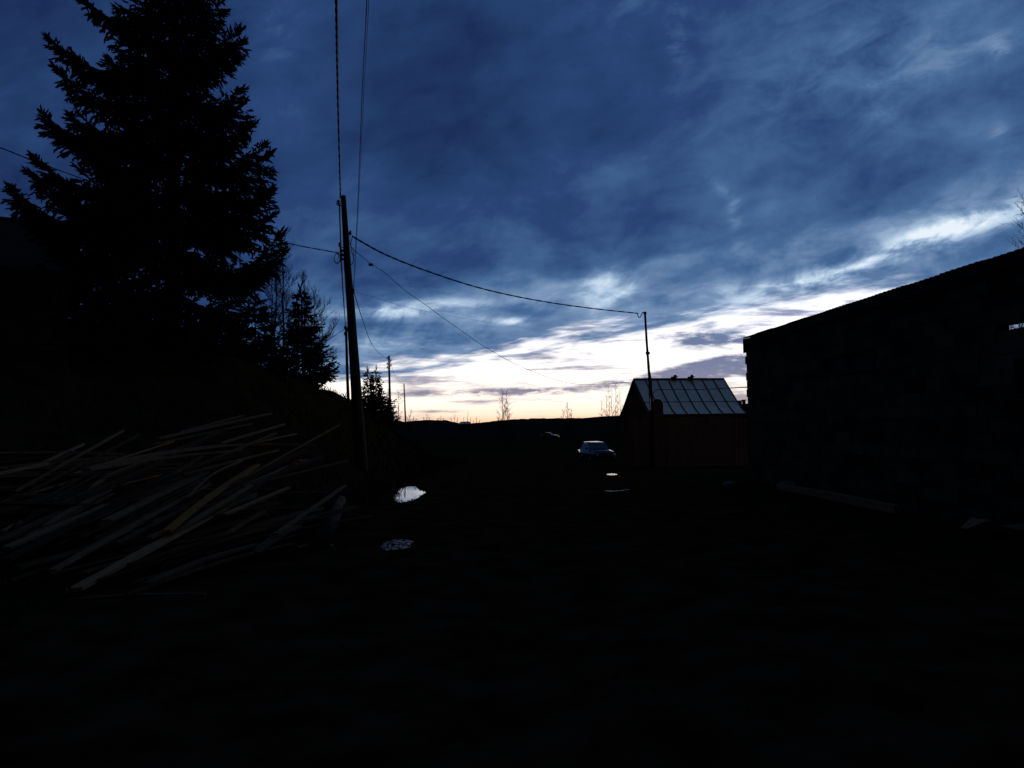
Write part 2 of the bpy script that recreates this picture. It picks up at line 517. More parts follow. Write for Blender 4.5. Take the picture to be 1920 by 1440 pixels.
# ------------------------------------------------------------------ ground, hills
def graded(lo, hi, step, far, grow=1.35):
    a = [lo + i * step for i in range(int((hi - lo) / step) + 1)]
    s_ = step; x = lo; left = []
    while x > -far: s_ *= grow; x -= s_; left.append(x)
    s_ = step; x = a[-1]; right = []
    while x < far: s_ *= grow; x += s_; right.append(x)
    return left[::-1] + a + right


gx = graded(-24.0, 12.0, 0.3, 3500)
gy = graded(1.0, 48.0, 0.3, 3500)
m = MB()
for y in gy:
    for x in gx:
        m.v.append((x, y, ground_z(x, y)))
W = len(gx)
for j in range(len(gy) - 1):
    for i in range(W - 1):
        m.f.append((j * W + i, j * W + i + 1, (j + 1) * W + i + 1, (j + 1) * W + i))
g = m.build('ground', turf, None, True)
g.data.materials.append(mud)
tag(g, kind='structure')
for p in g.data.polygons:
    c = p.center
    if bank_edge(c.y) + 0.4 < c.x < 5.2 and c.y < 90: p.material_index = 1

CREST = [(-900, 765), (300, 775), (700, 786), (760, 790), (800, 786.5), (838, 788), (872, 796), (905, 791.5), (945, 787.5), (1000, 784.5),
         (1100, 783.5), (1160, 779), (1250, 776), (1400, 779), (1900, 771), (2800, 765)]


def crest(px):
    for (a, ya), (b, yb) in zip(CREST, CREST[1:]):
        if a <= px <= b: return ya + (yb - ya) * (px - a) / (b - a)
    return CREST[-1][1]


m = MB()
cols = [-900 + 6 * i for i in range(617)]
for px in cols:
    top = P(px, crest(px) + (vnoise(px * 0.11, 1.5) - 0.5) * 2.0, 430)
    for d, k in ((230, 0.0), (300, 0.45), (370, 0.82), (430, 1.0), (520, 0.85), (700, 0.3)):
        q = P(px, 800, d)
        zz_ = -1.6 + (top.z + 1.6) * k + (vnoise(px * 0.3, d) - 0.5) * (1.2 if 0 < k < 1 else 0.3)
        m.v.append((q.x, q.y, zz_))
for i in range(len(cols) - 1):
    for j in range(5):
        m.f.append((i * 6 + j, (i + 1) * 6 + j, (i + 1) * 6 + j + 1, i * 6 + j + 1))
tag(m.build('hills', hillm, None, True), kind='structure')

for pts, nm, lb in PUD:
    m = MB(); cx = sum(p.x for p in pts) / len(pts); cy = sum(p.y for p in pts) / len(pts)
    z = base_z(cx, cy) - 0.012
    n = len(pts); m.v = [(cx, cy, z)] + [(p.x, p.y, z) for p in pts]
    for k in range(n): m.f.append((0, 1 + k, 1 + (k + 1) % n))
    tag(m.build(nm, wetmud if 'dim' in lb else water), lb, None, None, 'structure')
# broken wet patch: water standing between crumbs of mud
m = MB()
z = base_z(SPK.x, SPK.y) - 0.012
for i in range(46):
    for j in range(40):
        x = SPK.x - 0.24 + i * 0.0105; y = SPK.y - 0.62 + j * 0.031
        a, b = (x - SPK.x) / 0.24, (y - SPK.y) / 0.62
        if a * a + b * b < 1 - 0.5 * vnoise(x * 9, y * 5) and vnoise(x * 38 + 5, y * 13) + 0.45 * vnoise(x * 90, y * 30) < 0.74:
            m.quad((x, y, z), (x + 0.0105, y, z), (x + 0.0105, y + 0.031, z), (x, y + 0.031, z))
tag(m.build('puddle', wetmud), 'speckled shallow puddle between mud crumbs, nearest the camera', None, None, 'structure')

# crumbs of mud and small stones round the big puddle: uncounted
m = MB()
for k in range(420):
    if k < 150:
        pts = PUD[0][0]; p = pts[rng.randrange(len(pts))]
        x, y = p.x + rng.gauss(0, 0.03), p.y + rng.gauss(0, 0.15); r = rng.uniform(0.006, 0.02)
    else:
        y = rng.uniform(3.2, 22); x = rng.uniform(-0.5 * y, 0.4 * y); r = rng.uniform(0.008, 0.03)
        if x < bank_edge(y): continue
    z = ground_z(x, y) + (0.02 if k < 150 else 0)
    i = len(m.v)
    m.v += [(x + r, y, z), (x, y + r, z), (x - r, y, z), (x, y - r, z), (x + r * .2, y, z + r * rng.uniform(.5, 1.1)), (x, y, z - r)]
    for f in ((0, 1, 4), (1, 2, 4), (2, 3, 4), (3, 0, 4), (1, 0, 5), (2, 1, 5), (3, 2, 5), (0, 3, 5)): m.f.append(tuple(i + q for q in f))
tag(m.build('pebbles', mud), 'small mud crumbs and pebbles strewn over the track', 'pebbles', None, 'stuff')


# ------------------------------------------------------------------ log building on the right
far_top = P(1394, 634, 21.5)
wdir = Vector((0.061, -1, 0)).normalized(); wn = Vector((-wdir.y * -1, 0, 0))
wn = Vector((wdir.y, -wdir.x, 0)).normalized()           # outward, towards the track
if wn.x > 0: wn = -wn
EAVE_Z = far_top.z
OV = 0.10
base0 = Vector((far_top.x, far_top.y, 0)) - wn * OV       # far corner of the wall on the ground
WL = 16.0
bz = base_z(base0.x, base0.y)
lb_root = thing('block_building', (base0.x, base0.y, 0), 'long dark block-walled building with low corrugated roof along the right edge', 'building')


def wall_hit(px, py):
    """distance along the wall and height under a photo pixel"""
    ray = P(px, py, 1.0) - CAM
    t_ = (base0 - CAM).dot(wn) / ray.dot(wn)
    q = CAM + ray * t_
    return (q - base0).dot(wdir), q.z


def opening_px(x0, y0, x1, y1):
    a, zt = wall_hit(x0, y0); _, zb = wall_hit(x0, y1); b, _ = wall_hit(x1, y0)
    return a, b, zb, zt


winA = opening_px(1545, 668, 1640, 706)
slot = opening_px(1868, 611, 2050, 622)
winC = opening_px(1903, 672, 1990, 745)
CH = 0.232
ncourse = int((EAVE_Z - 0.08) / CH)
openings = [winA, winC, slot]


def course_piece(name, a, b, z0, z1, f0, back, mt_):
    """a straight piece of wall from a to b, its face f0 proud of the wall line"""
    q0 = base0 + wdir * a; q1 = base0 + wdir * b; o1 = wn * f0; o2 = wn * back
    m_ = MB(); p_ = [q0 + o1, q1 + o1, q1 + o2, q0 + o2]
    m_.hexa([(p.x, p.y, z0) for p in p_] + [(p.x, p.y, z1) for p in p_])
    m_.build(name, mt_, lb_root)


def lay(a, b, z0, z1, k):
    """one run of blocks on its mortar bed"""
    course_piece('mortar_bed', a + (.02 if a < 0 else 0), b, z0, z1, -0.016, -0.2, logm)
    c = a
    while c < b - .01:
        L_ = rng.uniform(.56, .68) if c < 12.4 else b - c
        if c == a and k % 2: L_ *= .5
        e_ = min(b, c + L_)
        if b - e_ < .12: e_ = b
        course_piece('block', c + .003, e_ - .009, z0 + .004, z1 - .008, rng.uniform(-.006, .012), -.03, blockm)
        c = e_


for k in range(ncourse):
    z0, z1 = k * CH - (0.1 if k == 0 else 0), k * CH + CH
    s0 = -0.10 - rng.uniform(0.0, 0.09)
    edges = sorted([(a, b, zb, zt) for (a, b, zb, zt) in openings if zb < z1 - .01 and zt > z0 + .01])
    cur = s0
    for a, b, zb, zt in edges:
        if a > cur: lay(cur, a, z0, z1, k)
        if zb > z0 + .02: lay(a, b, z0, zb, k)
        if zt < z1 - .02: lay(a, b, zt, z1, k)
        cur = b
    if WL > cur: lay(cur, WL, z0, z1, k)
# cross wall at the far end
q = base0 + wdir * 0.02; a = q - wn * 0.21; b = q - wn * 5.6; zt = ncourse * CH
m = MB(); m.hexa([(a.x, a.y, -.1), (b.x, b.y, -.1), (b.x, b.y - .18, -.1), (a.x, a.y - .18, -.1),
                  (a.x, a.y, zt), (b.x, b.y, zt), (b.x, b.y - .18, zt), (a.x, a.y - .18, zt)])
m.build('cross_wall', logm, lb_root)
BW = 5.6
m = MB()
p0 = base0 - wn * BW; p1 = p0 + wdir * WL
m.hexa([(p0.x, p0.y, -0.2), (p1.x, p1.y, -0.2), (p1.x - wn.x * .2, p1.y, -0.2), (p0.x - wn.x * .2, p0.y, -0.2),
        (p0.x, p0.y, 3.35), (p1.x, p1.y, 3.35), (p1.x - wn.x * .2, p1.y, 3.35), (p0.x - wn.x * .2, p0.y, 3.35)])
m.build('rear_wall', logm, lb_root)
q0 = base0 + wdir * WL
m = MB(); a = q0; b = q0 - wn * BW
m.hexa([(a.x, a.y, -.2), (b.x, b.y, -.2), (b.x, b.y - .2, -.2), (a.x, a.y - .2, -.2), (a.x, a.y, 3.9), (b.x, b.y, 4.6), (b.x, b.y - .2, 4.6), (a.x, a.y - .2, 3.9)])
m.build('end_wall', logm, lb_root)
for t_ in (0.3, 5.2, 10.4, 15.5):
    q = p0 + wdir * t_
    m = MB(); m.box((q.x + 0.1, q.y, 3.3), 0.16, 0.16, 1.45); m.build('post', logm, lb_root)
# roof: a wall plate, fascia and corrugated sheets
PITCHR = 0.15
m = MB(); a = base0 + wn * 0.02 - wdir * 0.1; b = a + wdir * (WL + 0.1)
m.hexa([(a.x, a.y, EAVE_Z - 0.30), (b.x, b.y, EAVE_Z - 0.30), (b.x - wn.x * .2, b.y, EAVE_Z - 0.30), (a.x - wn.x * .2, a.y, EAVE_Z - 0.30),
        (a.x, a.y, EAVE_Z - 0.06), (b.x, b.y, EAVE_Z - 0.06), (b.x - wn.x * .2, b.y, EAVE_Z - 0.06), (a.x - wn.x * .2, a.y, EAVE_Z - 0.06)])
m.build('wall_plate', logm, lb_root)
m = MB(); e = wn * (OV - 0.03); a = base0 + e - wdir * 0.02; b = a + wdir * WL
m.hexa([(a.x, a.y, EAVE_Z - 0.20), (b.x, b.y, EAVE_Z - 0.20), (b.x - wn.x * .03, b.y, EAVE_Z - 0.20), (a.x - wn.x * .03, a.y, EAVE_Z - 0.20),
        (a.x, a.y, EAVE_Z - 0.035), (b.x, b.y, EAVE_Z - 0.035), (b.x - wn.x * .03, b.y, EAVE_Z - 0.035), (a.x - wn.x * .03, a.y, EAVE_Z - 0.035)])
m.build('fascia', logm, lb_root)
m = MB()
a = base0 + wn * OV - wdir * 0.06; b = base0 - wn * (BW + 0.3) - wdir * 0.06
rise = (OV + BW + 0.3) * PITCHR
m.hexa([(a.x, a.y, EAVE_Z - .42), (a.x, a.y - .04, EAVE_Z - .42), (b.x, b.y - .04, EAVE_Z + rise - .40), (b.x, b.y, EAVE_Z + rise - .40),
        (a.x, a.y, EAVE_Z - .02), (a.x, a.y - .04, EAVE_Z - .02), (b.x, b.y - .04, EAVE_Z + rise - .02), (b.x, b.y, EAVE_Z + rise - .02)])
m.build('barge_board', logm, lb_root)
sheet = MB(); NW = 7; SW = 1.02; SLEN = 1.62
top = []; bot = []
for i in range(NW * 4 + 1):
    x = SW * i / (NW * 4); h = 0.014 * math.sin(i * math.pi / 2 + 0.6)
    top.append((x, h + 0.006)); bot.append((x, h - 0.006))
n = len(top); i0 = 0
for yy in (0.0, SLEN):
    sheet.v += [(0 + x * wdir.x - wn.x * yy, x * wdir.y - wn.y * yy, h + yy * PITCHR) for x, h in top]
    sheet.v += [(0 + x * wdir.x - wn.x * yy, x * wdir.y - wn.y * yy, h + yy * PITCHR) for x, h in bot]
for k in range(n - 1):
    sheet.f.append((k, k + 1, 2 * n + k + 1, 2 * n + k)); sheet.f.append((n + k, 3 * n + k, 3 * n + k + 1, n + k + 1))
    sheet.f.append((k, n + k, n + k + 1, k + 1))
first = None
for c in range(16):
    for rr in range(4):
        q = base0 + wn * OV - wdir * 0.08 + wdir * (c * 1.0) - wn * (rr * 1.5)
        z = EAVE_Z + rr * 1.5 * PITCHR + 0.012 * (c % 2) + 0.014 * rr + rng.uniform(-.004, .004)
        if first is None:
            first = sheet.build('slate_sheet', slate)
            first.location = (q.x, q.y, z); attach(first, lb_root)
        else:
            link_shared('slate_sheet', first.data, lb_root, (q.x, q.y, z))
# windows
for (a, b, zb, zt) in (winA, winC):
    m = MB(); q0 = base0 + wdir * a; q1 = base0 + wdir * b
    for (t0, t1, z0, z1) in ((a, b, zt - .06, zt), (a, b, zb, zb + .06), (a, a + .06, zb + .06, zt - .06), (b - .06, b, zb + .06, zt - .06), ((a + b) / 2 - .025, (a + b) / 2 + .025, zb + .06, zt - .06)):
        A = base0 + wdir * t0 + wn * 0.03; B = base0 + wdir * t1 + wn * 0.03; dd = wn * -0.12
        m.hexa([(A.x, A.y, z0), (B.x, B.y, z0), (B.x + dd.x, B.y + dd.y, z0), (A.x + dd.x, A.y + dd.y, z0),
                (A.x, A.y, z1), (B.x, B.y, z1), (B.x + dd.x, B.y + dd.y, z1), (A.x + dd.x, A.y + dd.y, z1)])
    win = m.build('window', logm, lb_root)
    for (t0, t1) in ((a + .06, (a + b) / 2 - .025), ((a + b) / 2 + .025, b - .06)):
        m = MB(); A = base0 + wdir * t0 - wn * 0.03; B = base0 + wdir * t1 - wn * 0.03; dd = wn * -0.006
        z0, z1 = zb + .06, zt - .06
        m.hexa([(A.x, A.y, z0), (B.x, B.y, z0), (B.x + dd.x, B.y + dd.y, z0), (A.x + dd.x, A.y + dd.y, z0),
                (A.x, A.y, z1), (B.x, B.y, z1), (B.x + dd.x, B.y + dd.y, z1), (A.x + dd.x, A.y + dd.y, z1)])
        m.build('pane', glassm, win)
# a squared beam lying along the foot of the wall
m = MB(); a = base0 + wdir * 3.2 + wn * 0.55; b = base0 + wdir * 8.3 + wn * 0.62
m.tube([(a.x, a.y, 0.10), ((a.x + b.x) / 2 + .02, (a.y + b.y) / 2, 0.11), (b.x, b.y, 0.10)], [.09, .10, .095], 4)
tag(m.build('beam', woods[1]), 'long grey beam lying on the ground along the block wall', 'beam')


# ------------------------------------------------------------------ small house with a standing-seam metal roof
HA = R(11)
e1 = Vector((math.cos(HA), math.sin(HA), 0)); e2 = Vector((math.sin(HA), -math.cos(HA), 0))
RL = P(1188, 712, 40.0)                       # left end of the ridge
k_ = 0.0
while True:                                   # ridge length from where its right end shows
    k_ += 0.02; q = RL + e1 * k_; rel = q - CAM
    if 960 + F * rel.dot(rt) / rel.dot(fw) >= 1357: break
RLEN = k_
hz = base_z(RL.x, RL.y)
HW = 2.35                                     # half span
DROP = RL.z - 2.10
house = thing('metal_roofed_house', (RL.x, RL.y, hz), 'small house with pale standing-seam metal roof beside the parked car', 'house')
PROF = [(0, 0), (0.30, 0.335), (0.60, 0.665), (0.80, 0.865), (0.93, 0.965), (1.0, 1.0)]


def roof_pt(t_, kk, side, lift=0.0):
    a, b = PROF[kk]
    return RL + e1 * t_ + e2 * (side * a * HW) + Vector((0, 0, -b * DROP + lift))


roof = MB()
a = RL - e1 * 0.0; b = RL + e1 * RLEN
roof.tube([(a.x, a.y, a.z + .035), (b.x, b.y, b.z + .035)], 0.045, 8)
roof_o = roof.build('roof', seamm, house)
NP = 8
for side in (1, -1):
    for i in range(NP):
        t0, t1 = RLEN * i / NP + 0.012, RLEN * (i + 1) / NP - 0.012
        m = MB(); n = len(PROF)
        for kk in range(n): m.v += [tuple(roof_pt(t0, kk, side, 0.0)), tuple(roof_pt(t1, kk, side, 0.0))]
        for kk in range(n): m.v += [tuple(roof_pt(t0, kk, side, -0.02)), tuple(roof_pt(t1, kk, side, -0.02))]
        for kk in range(n - 1):
            m.f.append((2 * kk, 2 * kk + 1, 2 * kk + 3, 2 * kk + 2)); o_ = 2 * n
            m.f.append((o_ + 2 * kk, o_ + 2 * kk + 2, o_ + 2 * kk + 3, o_ + 2 * kk + 1))
            m.f.append((2 * kk, 2 * kk + 2, o_ + 2 * kk + 2, o_ + 2 * kk)); m.f.append((2 * kk + 1, o_ + 2 * kk + 1, o_ + 2 * kk + 3, 2 * kk + 3))
        m.f.append((2 * n - 2, 2 * n - 1, 4 * n - 1, 4 * n - 2))
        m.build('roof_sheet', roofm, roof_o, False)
    for i in range(NP + 1):
        t_ = RLEN * i / NP
        m = MB(); m.tube([roof_pt(t_, kk, side, 0.02) for kk in range(len(PROF))], 0.028, 4)
        m.build('seam', seamm, roof_o)
    if side == 1:
        for kk, t_off in ((2, 0.0),):
            m = MB(); m.tube([roof_pt(0.0, kk, 1, 0.012), roof_pt(RLEN, kk, 1, 0.012)], 0.014, 4); m.build('seam', seamm, roof_o)
    m = MB(); m.tube([roof_pt(-0.02, len(PROF) - 1, side, -0.05), roof_pt(RLEN + .02, len(PROF) - 1, side, -0.05)], 0.05, 4)
    m.build('eave_board', shedw, roof_o)
for px in (1263, 1294):
    for _k in range(400):
        q = RL + e1 * (_k * 0.02); rel = q - CAM
        if 960 + F * rel.dot(rt) / rel.dot(fw) >= px: break
    m = MB(); q.z += 0.02
    m.box((q.x, q.y, q.z), 0.22, 0.26, 0.10, HA); m.box((q.x + .05, q.y, q.z + .10), 0.30, 0.30, 0.035, HA); m.box((q.x + .08, q.y, q.z + .135), 0.14, 0.16, 0.09, HA, .7)
    m.build('ridge_vent', iron, roof_o)
# walls: boarded gable and long walls, one object per board
IN = 0.22
GWz = RL.z - 0.05
nb = 20
for gi, t_ in ((0, 0.10), (1, RLEN - 0.10)):
    for i in range(nb):
        y0 = -HW + IN + (2 * HW - 2 * IN) * i / nb + 0.006; y1 = -HW + IN + (2 * HW - 2 * IN) * (i + 1) / nb - 0.006
        hgt = lambda yy: RL.z - 0.10 - DROP * 1.12 * abs(yy) / HW
        q0 = RL + e1 * t_ + e2 * y0; q1 = RL + e1 * t_ + e2 * y1; th = e1 * (0.03 + 0.012 * (i % 2))
        zb = base_z(q0.x, q0.y) - 0.1
        m = MB(); m.hexa([(q0.x, q0.y, zb), (q1.x, q1.y, zb), (q1.x + th.x, q1.y + th.y, zb), (q0.x + th.x, q0.y + th.y, zb),
                          (q0.x, q0.y, hgt(y0)), (q1.x, q1.y, hgt(y1)), (q1.x + th.x, q1.y + th.y, hgt(y1)), (q0.x + th.x, q0.y + th.y, hgt(y0))])
        m.build('wall_board', shedw, house)
for side in (1, -1):
    nb2 = 22
    for i in range(nb2):
        t0 = 0.10 + (RLEN - .2) * i / nb2 + .006; t1 = 0.10 + (RLEN - .2) * (i + 1) / nb2 - .006
        q0 = RL + e1 * t0 + e2 * (side * (HW - IN)); q1 = RL + e1 * t1 + e2 * (side * (HW - IN)); th = e2 * (side * (0.03 + 0.012 * (i % 2)))
        zb = base_z(q0.x, q0.y) - 0.1; zt = RL.z - DROP * 0.97
        m = MB(); m.hexa([(q0.x, q0.y, zb), (q1.x, q1.y, zb), (q1.x + th.x, q1.y + th.y, zb), (q0.x + th.x, q0.y + th.y, zb),
                          (q0.x, q0.y, zt), (q1.x, q1.y, zt), (q1.x + th.x, q1.y + th.y, zt), (q0.x + th.x, q0.y + th.y, zt)])
        m.build('wall_board', shedw, house)
for side in (1, -1):       # barge boards on the visible gable
    pts = [roof_pt(-0.03, kk, side, -0.06) for kk in range(len(PROF))]
    m = MB(); m.tube(pts, 0.05, 4); m.build('barge_board', framem, house)

# plank fence in front of the house
fa = P(1187, 800, 37.2); fb = P(1396, 800, 36.0)
fa.z = 0; fb.z = 0
fd = (fb - fa); flen = fd.length; fd.normalize(); fnrm = Vector((fd.y, -fd.x, 0))
fence = thing('plank_fence', (fa.x, fa.y, base_z(fa.x, fa.y)), 'tall red-brown plank fence in front of the metal-roofed house', 'fence')
i = 0; t_ = 0.0
while t_ < flen:
    w = rng.uniform(0.13, 0.17); gap = 0.008 if t_ < flen - 0.7 else 0.05
    q = fa + fd * (t_ + w / 2); zb = base_z(q.x, q.y) - 0.08
    ztop = P(1187, 783.5, 37.0).z + rng.uniform(-.03, .03) - 0.10 * ss(flen - 1.0, flen, t_)
    m = MB(); m.box((q.x + fnrm.x * .012 * (i % 2), q.y + fnrm.y * .012 * (i % 2), zb), w, 0.024, ztop - zb, math.atan2(fd.y, fd.x))
    m.build('plank', fencem, fence)
    t_ += w + gap; i += 1
for zz_ in (0.25, 1.35):
    m = MB(); a = fa - fnrm * 0.06; b = fb - fnrm * 0.06
    m.tube([(a.x, a.y, zz_ - .6 + .35), (b.x, b.y, zz_ - .6 + .35)], 0.05, 4); m.build('rail', fencem, fence)
# round-topped gate board rising over the fence
ga = P(1224, 800, 36.6); gb = P(1244.5, 800, 36.5); gt = P(1234, 748, 36.5).z
gw = (gb - ga).length; gc = (ga + gb) / 2; zb = base_z(gc.x, gc.y) - 0.08
prof = [(-gw / 2, zb), (gw / 2, zb)]
for k in range(15):
    a = math.pi * k / 14; prof.append((math.cos(a) * gw / 2, gt - gw / 2 * 1.15 + math.sin(a) * gw / 2 * 1.15))
m = MB(); m.prism([(gc.x + fd.x * x + fnrm.x * .10, gc.y + fd.y * x + fnrm.y * .10, z) for x, z in prof], fnrm * 0.07)
tag(m.build('gate_post', fencem), 'wide round-topped board post rising above the plank fence', 'gate post')


# ------------------------------------------------------------------ utility poles
def spline(pts, n=8):
    out = []
    for k in range(len(pts) - 1):
        p0 = pts[max(k - 1, 0)]; p1 = pts[k]; p2 = pts[k + 1]; p3 = pts[min(k + 2, len(pts) - 1)]
        for j in range(n):
            t_ = j / n
            out.append(0.5 * ((2 * p1) + (p2 - p0) * t_ + (2 * p0 - 5 * p1 + 4 * p2 - p3) * t_ ** 2 + (3 * p1 - p0 - 3 * p2 + p3) * t_ ** 3))
    out.append(pts[-1]); return out


def pole(label, top, low, d, rt_, rb_, name='utility_pole'):
    A = P(*top, d); B = P(*low, d); dirv = (B - A)
    t_ = 0.0
    while True:
        q = A + dirv * t_
        if q.z < base_z(q.x, q.y) - 0.25 or t_ > 6: break
        t_ += 0.01
    o = thing(name, (q.x, q.y, base_z(q.x, q.y)), label, 'utility pole', 'utility poles along the track')
    pts = []; rad = []
    for k in range(9):
        f_ = k / 8; c = q + (A - q) * f_
        pts.append(c + Vector((rng.uniform(-.012, .012), 0, 0))); rad.append(rb_ + (rt_ - rb_) * f_)
    m = MB(); m.tube(pts, rad, 12); m.build('post', polew, o, True)
    return o


def insulator(parent, c, side=1, s_=1.0):
    """curved iron hook carrying a porcelain bell"""
    c = Vector(c)
    m = MB(); m.tube([c + Vector((-side * .10, 0, -.03)) * s_, c + Vector((-side * .02, 0, -.05)) * s_, c + Vector((0, 0, -.03)) * s_, c + Vector((0, 0, .06)) * s_], .012 * s_, 6)
    h = m.build('hook', iron, parent)
    m = MB(); m.tube([c + Vector((0, 0, z)) * s_ for z in (0, .012, .03, .05, .07, .10, .12)], [q * s_ for q in (.036, .042, .04, .028, .036, .03, .014)], 10)
    m.build('insulator', porc, h, True)


def loop(parent, c, r, turns=1, squash=0.7):
    m = MB(); pts = []
    for k in range(18 * turns + 1):
        a = 2 * math.pi * k / 18
        pts.append(Vector(c) + Vector((math.cos(a) * r * squash, 0.02 * k / 18 + 0.03 * math.sin(a), math.sin(a) * r)) * (1 + 0.12 * (k // 18)))
    m.tube(pts, .009, 5); m.build('wire_loop', cablem, parent)


p1 = pole('thick leaning utility pole with many cables, nearest of the poles', (643.5, 367), (668, 740), 22, .072, .19)
insulator(p1, P(634.5, 383, 22), -1, 1.0); loop(p1, P(634, 380, 22), .085, 1)
insulator(p1, P(637, 462, 22), -1, 1.0); insulator(p1, P(657, 440, 22), 1, 1.0); loop(p1, P(656, 437, 22), .06, 1, .5)
loop(p1, P(632, 484, 21.9), .14, 2, .6); loop(p1, P(638, 478, 21.9), .11, 1, .5)
m = MB(); m.tube(spline([P(661, 443, 22), P(658, 455, 21.9), P(659, 470, 21.9), P(663, 483, 21.9), P(661, 494, 21.9), P(657, 496, 22)]), .012, 5); m.build('jumper_wire', cablem, p1)
m = MB(); m.tube(spline([P(656, 446, 22), P(657, 460, 21.9), P(661, 466, 21.9), P(664, 480, 21.9)]), .009, 5); m.build('jumper_wire', cablem, p1)
m = MB(); q = P(661.5, 546, 22); m.box((q.x, q.y, q.z - .06), .09, .09, .12); m.build('clamp', iron, p1)
for y_ in (470, 478, 486): 
    m = MB(); q = P(641, y_, 22); m.box((q.x, q.y, q.z - .03), .09, .07, .06); m.build('clamp', iron, p1)

p2 = pole('thin utility pole showing just left behind the thick leaning one', (648.5, 612), (652.5, 745), 48, .075, .11)
for y_, sd_ in ((616, -1), (620, 1), (628, -1)): insulator(p2, P(648.8 + sd_ * 2.4, y_, 48), sd_, 1.5)
p3 = pole('utility pole with side insulators behind the two young spruces', (729.3, 667), (731.8, 775), 68, .085, .13)
for y_, sd_ in ((672.5, -1), (677.5, 1), (683, -1), (686, 1), (690, -1)): insulator(p3, P(729.6 + sd_ * 3.4, y_, 68), sd_, 1.5)
p4 = pole('farthest slim bare pole right of the young spruces', (757.5, 719), (760.3, 790), 105, .07, .15)

# ------------------------------------------------------------------ mast on the house and cables
o = thing('cable_mast', (P(1222, 880, 36.2).x, P(1222, 880, 36.2).y, base_z(P(1222, 880, 36.2).x, 36.2)), 'leaning mast carrying a cable in front of the metal roof', 'mast')
b0 = P(1223, 878, 36.2); b0.z = base_z(b0.x, b0.y) - .1
m = MB(); m.tube([b0, P(1221.5, 765, 36.2), P(1219, 715, 36.2), P(1217, 698, 36.2)], [.10, .095, .085, .07], 10); m.build('post', polew, o, True)
m = MB(); m.tube([P(1218.5, 722, 36.12), P(1215.5, 680, 36.12), P(1212.5, 640, 36.12), P(1209.3, 588, 36.12)], [.06, .062, .055, .05], 8); m.build('extension', polew, o, True)
m = MB(); q = P(1214.5, 662, 36.1); m.box((q.x, q.y, q.z - .06), .18, .14, .12); m.build('clamp', iron, o)
m = MB(); m.tube([P(1219, 742, 36.0), P(1219.5, 769, 36.0)], .016, 6); m.build('conduit', chrome, o)
m = MB(); q = P(1209.3, 587, 36.1); m.tube([q + Vector((0, 0, -.05)), q + Vector((0, 0, .06))], .075, 8); m.build('cap', iron, o)


def cable(label, pts, r, name='overhead_cable', n=8, twist=0.0):
    c = spline([P(*p) for p in pts], n)
    m = MB()
    if twist:
        rr = []; k = 0
        for q in c: k += 1; rr.append(r * (1 + twist * math.sin(k * 2.1)))
        m.tube(c, rr, 6)
    else:
        m.tube(c, r, 5)
    return tag(m.build(name, cablem, None, True), label, 'cable', 'cables strung from the poles')


cable('thick cable coming down from the top edge to the nearest pole top', [(615, -900, 5.6), (626, -250, 8.6), (630.5, 0, 10.8), (634, 200, 15.2), (638.5, 372, 21.8)], .021, n=40, twist=.25)
cable('twin thin cable descending beside the top of the nearest pole', [(712, -900, 5.2), (696, -250, 7.9), (688, 0, 9.7), (679, 180, 13), (671, 380, 17.6), (662.5, 544, 21.8)], .0075, n=14)
cable('fainter thin cable right of its twin above the nearest pole', [(717, -900, 5.25), (700, -250, 7.95), (691.5, 0, 9.75), (682, 180, 13.05), (672.5, 380, 17.65), (664, 546, 21.85)], .004, n=14)
cable('pair of cables running down the leaning pole to the pole behind', [(636.5, 384, 21.9), (638.5, 440, 25), (641.5, 510, 30), (645, 570, 38), (648, 613, 47.8)], .024, n=10)
cable('thinner cable beside the pair, running to the pole behind', [(637.5, 463, 22.0), (641, 520, 28), (645, 580, 38), (650, 622, 47.8)], .014, n=10)
cable('cable crossing behind the big spruce to the leaning pole', [(-120, 238, 17.5), (0, 277, 18.5), (85, 310, 19.2), (260, 372, 22.8), (420, 423, 23.2), (535, 455, 22.6), (634, 474, 21.9)], .016, n=14, twist=.2)
cable('thick sagging cable from the leaning pole to the house mast', [(660.5, 443, 21.9), (720, 476, 22.8), (800, 508, 24.3), (900, 540, 26.5), (1000, 562, 28.9), (1100, 577, 32), (1196, 587.5, 35.6)], .026, n=16, twist=.22)
cable('cable loop at the head of the house mast', [(1195.5, 587.5, 35.6), (1196.5, 593, 35.7), (1198.5, 595, 35.8), (1201, 594, 35.9), (1203.5, 588, 36), (1206, 585.5, 36), (1209.3, 586, 36.05), (1210, 589, 36.05)], .022, n=6)
cable('wavy drooping cable from the leaning pole to the house gable', [(659, 464, 21.9), (693, 493, 22.8), (722, 512, 23.6), (760, 545, 24.8), (800, 573, 26), (828, 594, 27), (868, 622, 28.3), (912, 652, 30), (985, 691, 33), (1080, 720, 36.5), (1186, 716, 39.9)], .009, n=10, twist=.15)
m_ = MB(); q = P(695.5, 496, 22.9); m_.box((q.x, q.y, q.z - .04), .13, .05, .07)
tag(m_.build('cable_clamp', iron), 'dark clamp on the wavy drooping cable near the pole', 'clamp')
cable('faint thin wire leaving the leaning pole low to the right', [(662, 546, 22), (710, 560, 26), (780, 580, 33), (890, 600, 46), (990, 616, 66), (1060, 626, 90)], .0045, n=10)
cable('thin wire from the leaning pole down to the insulator pole', [(664, 549, 22), (680, 600, 29), (697, 645, 42), (712, 663, 54), (727, 674, 67.8)], .014, n=10)
cable('thin wire between the two farther insulator poles', [(732.5, 678, 68), (741, 704, 82), (757, 723, 104.5)], .012, n=8)
cable('thin wire going left from the hidden pole into the birches', [(646, 617, 48), (622, 633, 46), (600, 646, 44), (560, 668, 41)], .018, n=8)
hm = wall_hit(1405, 726)
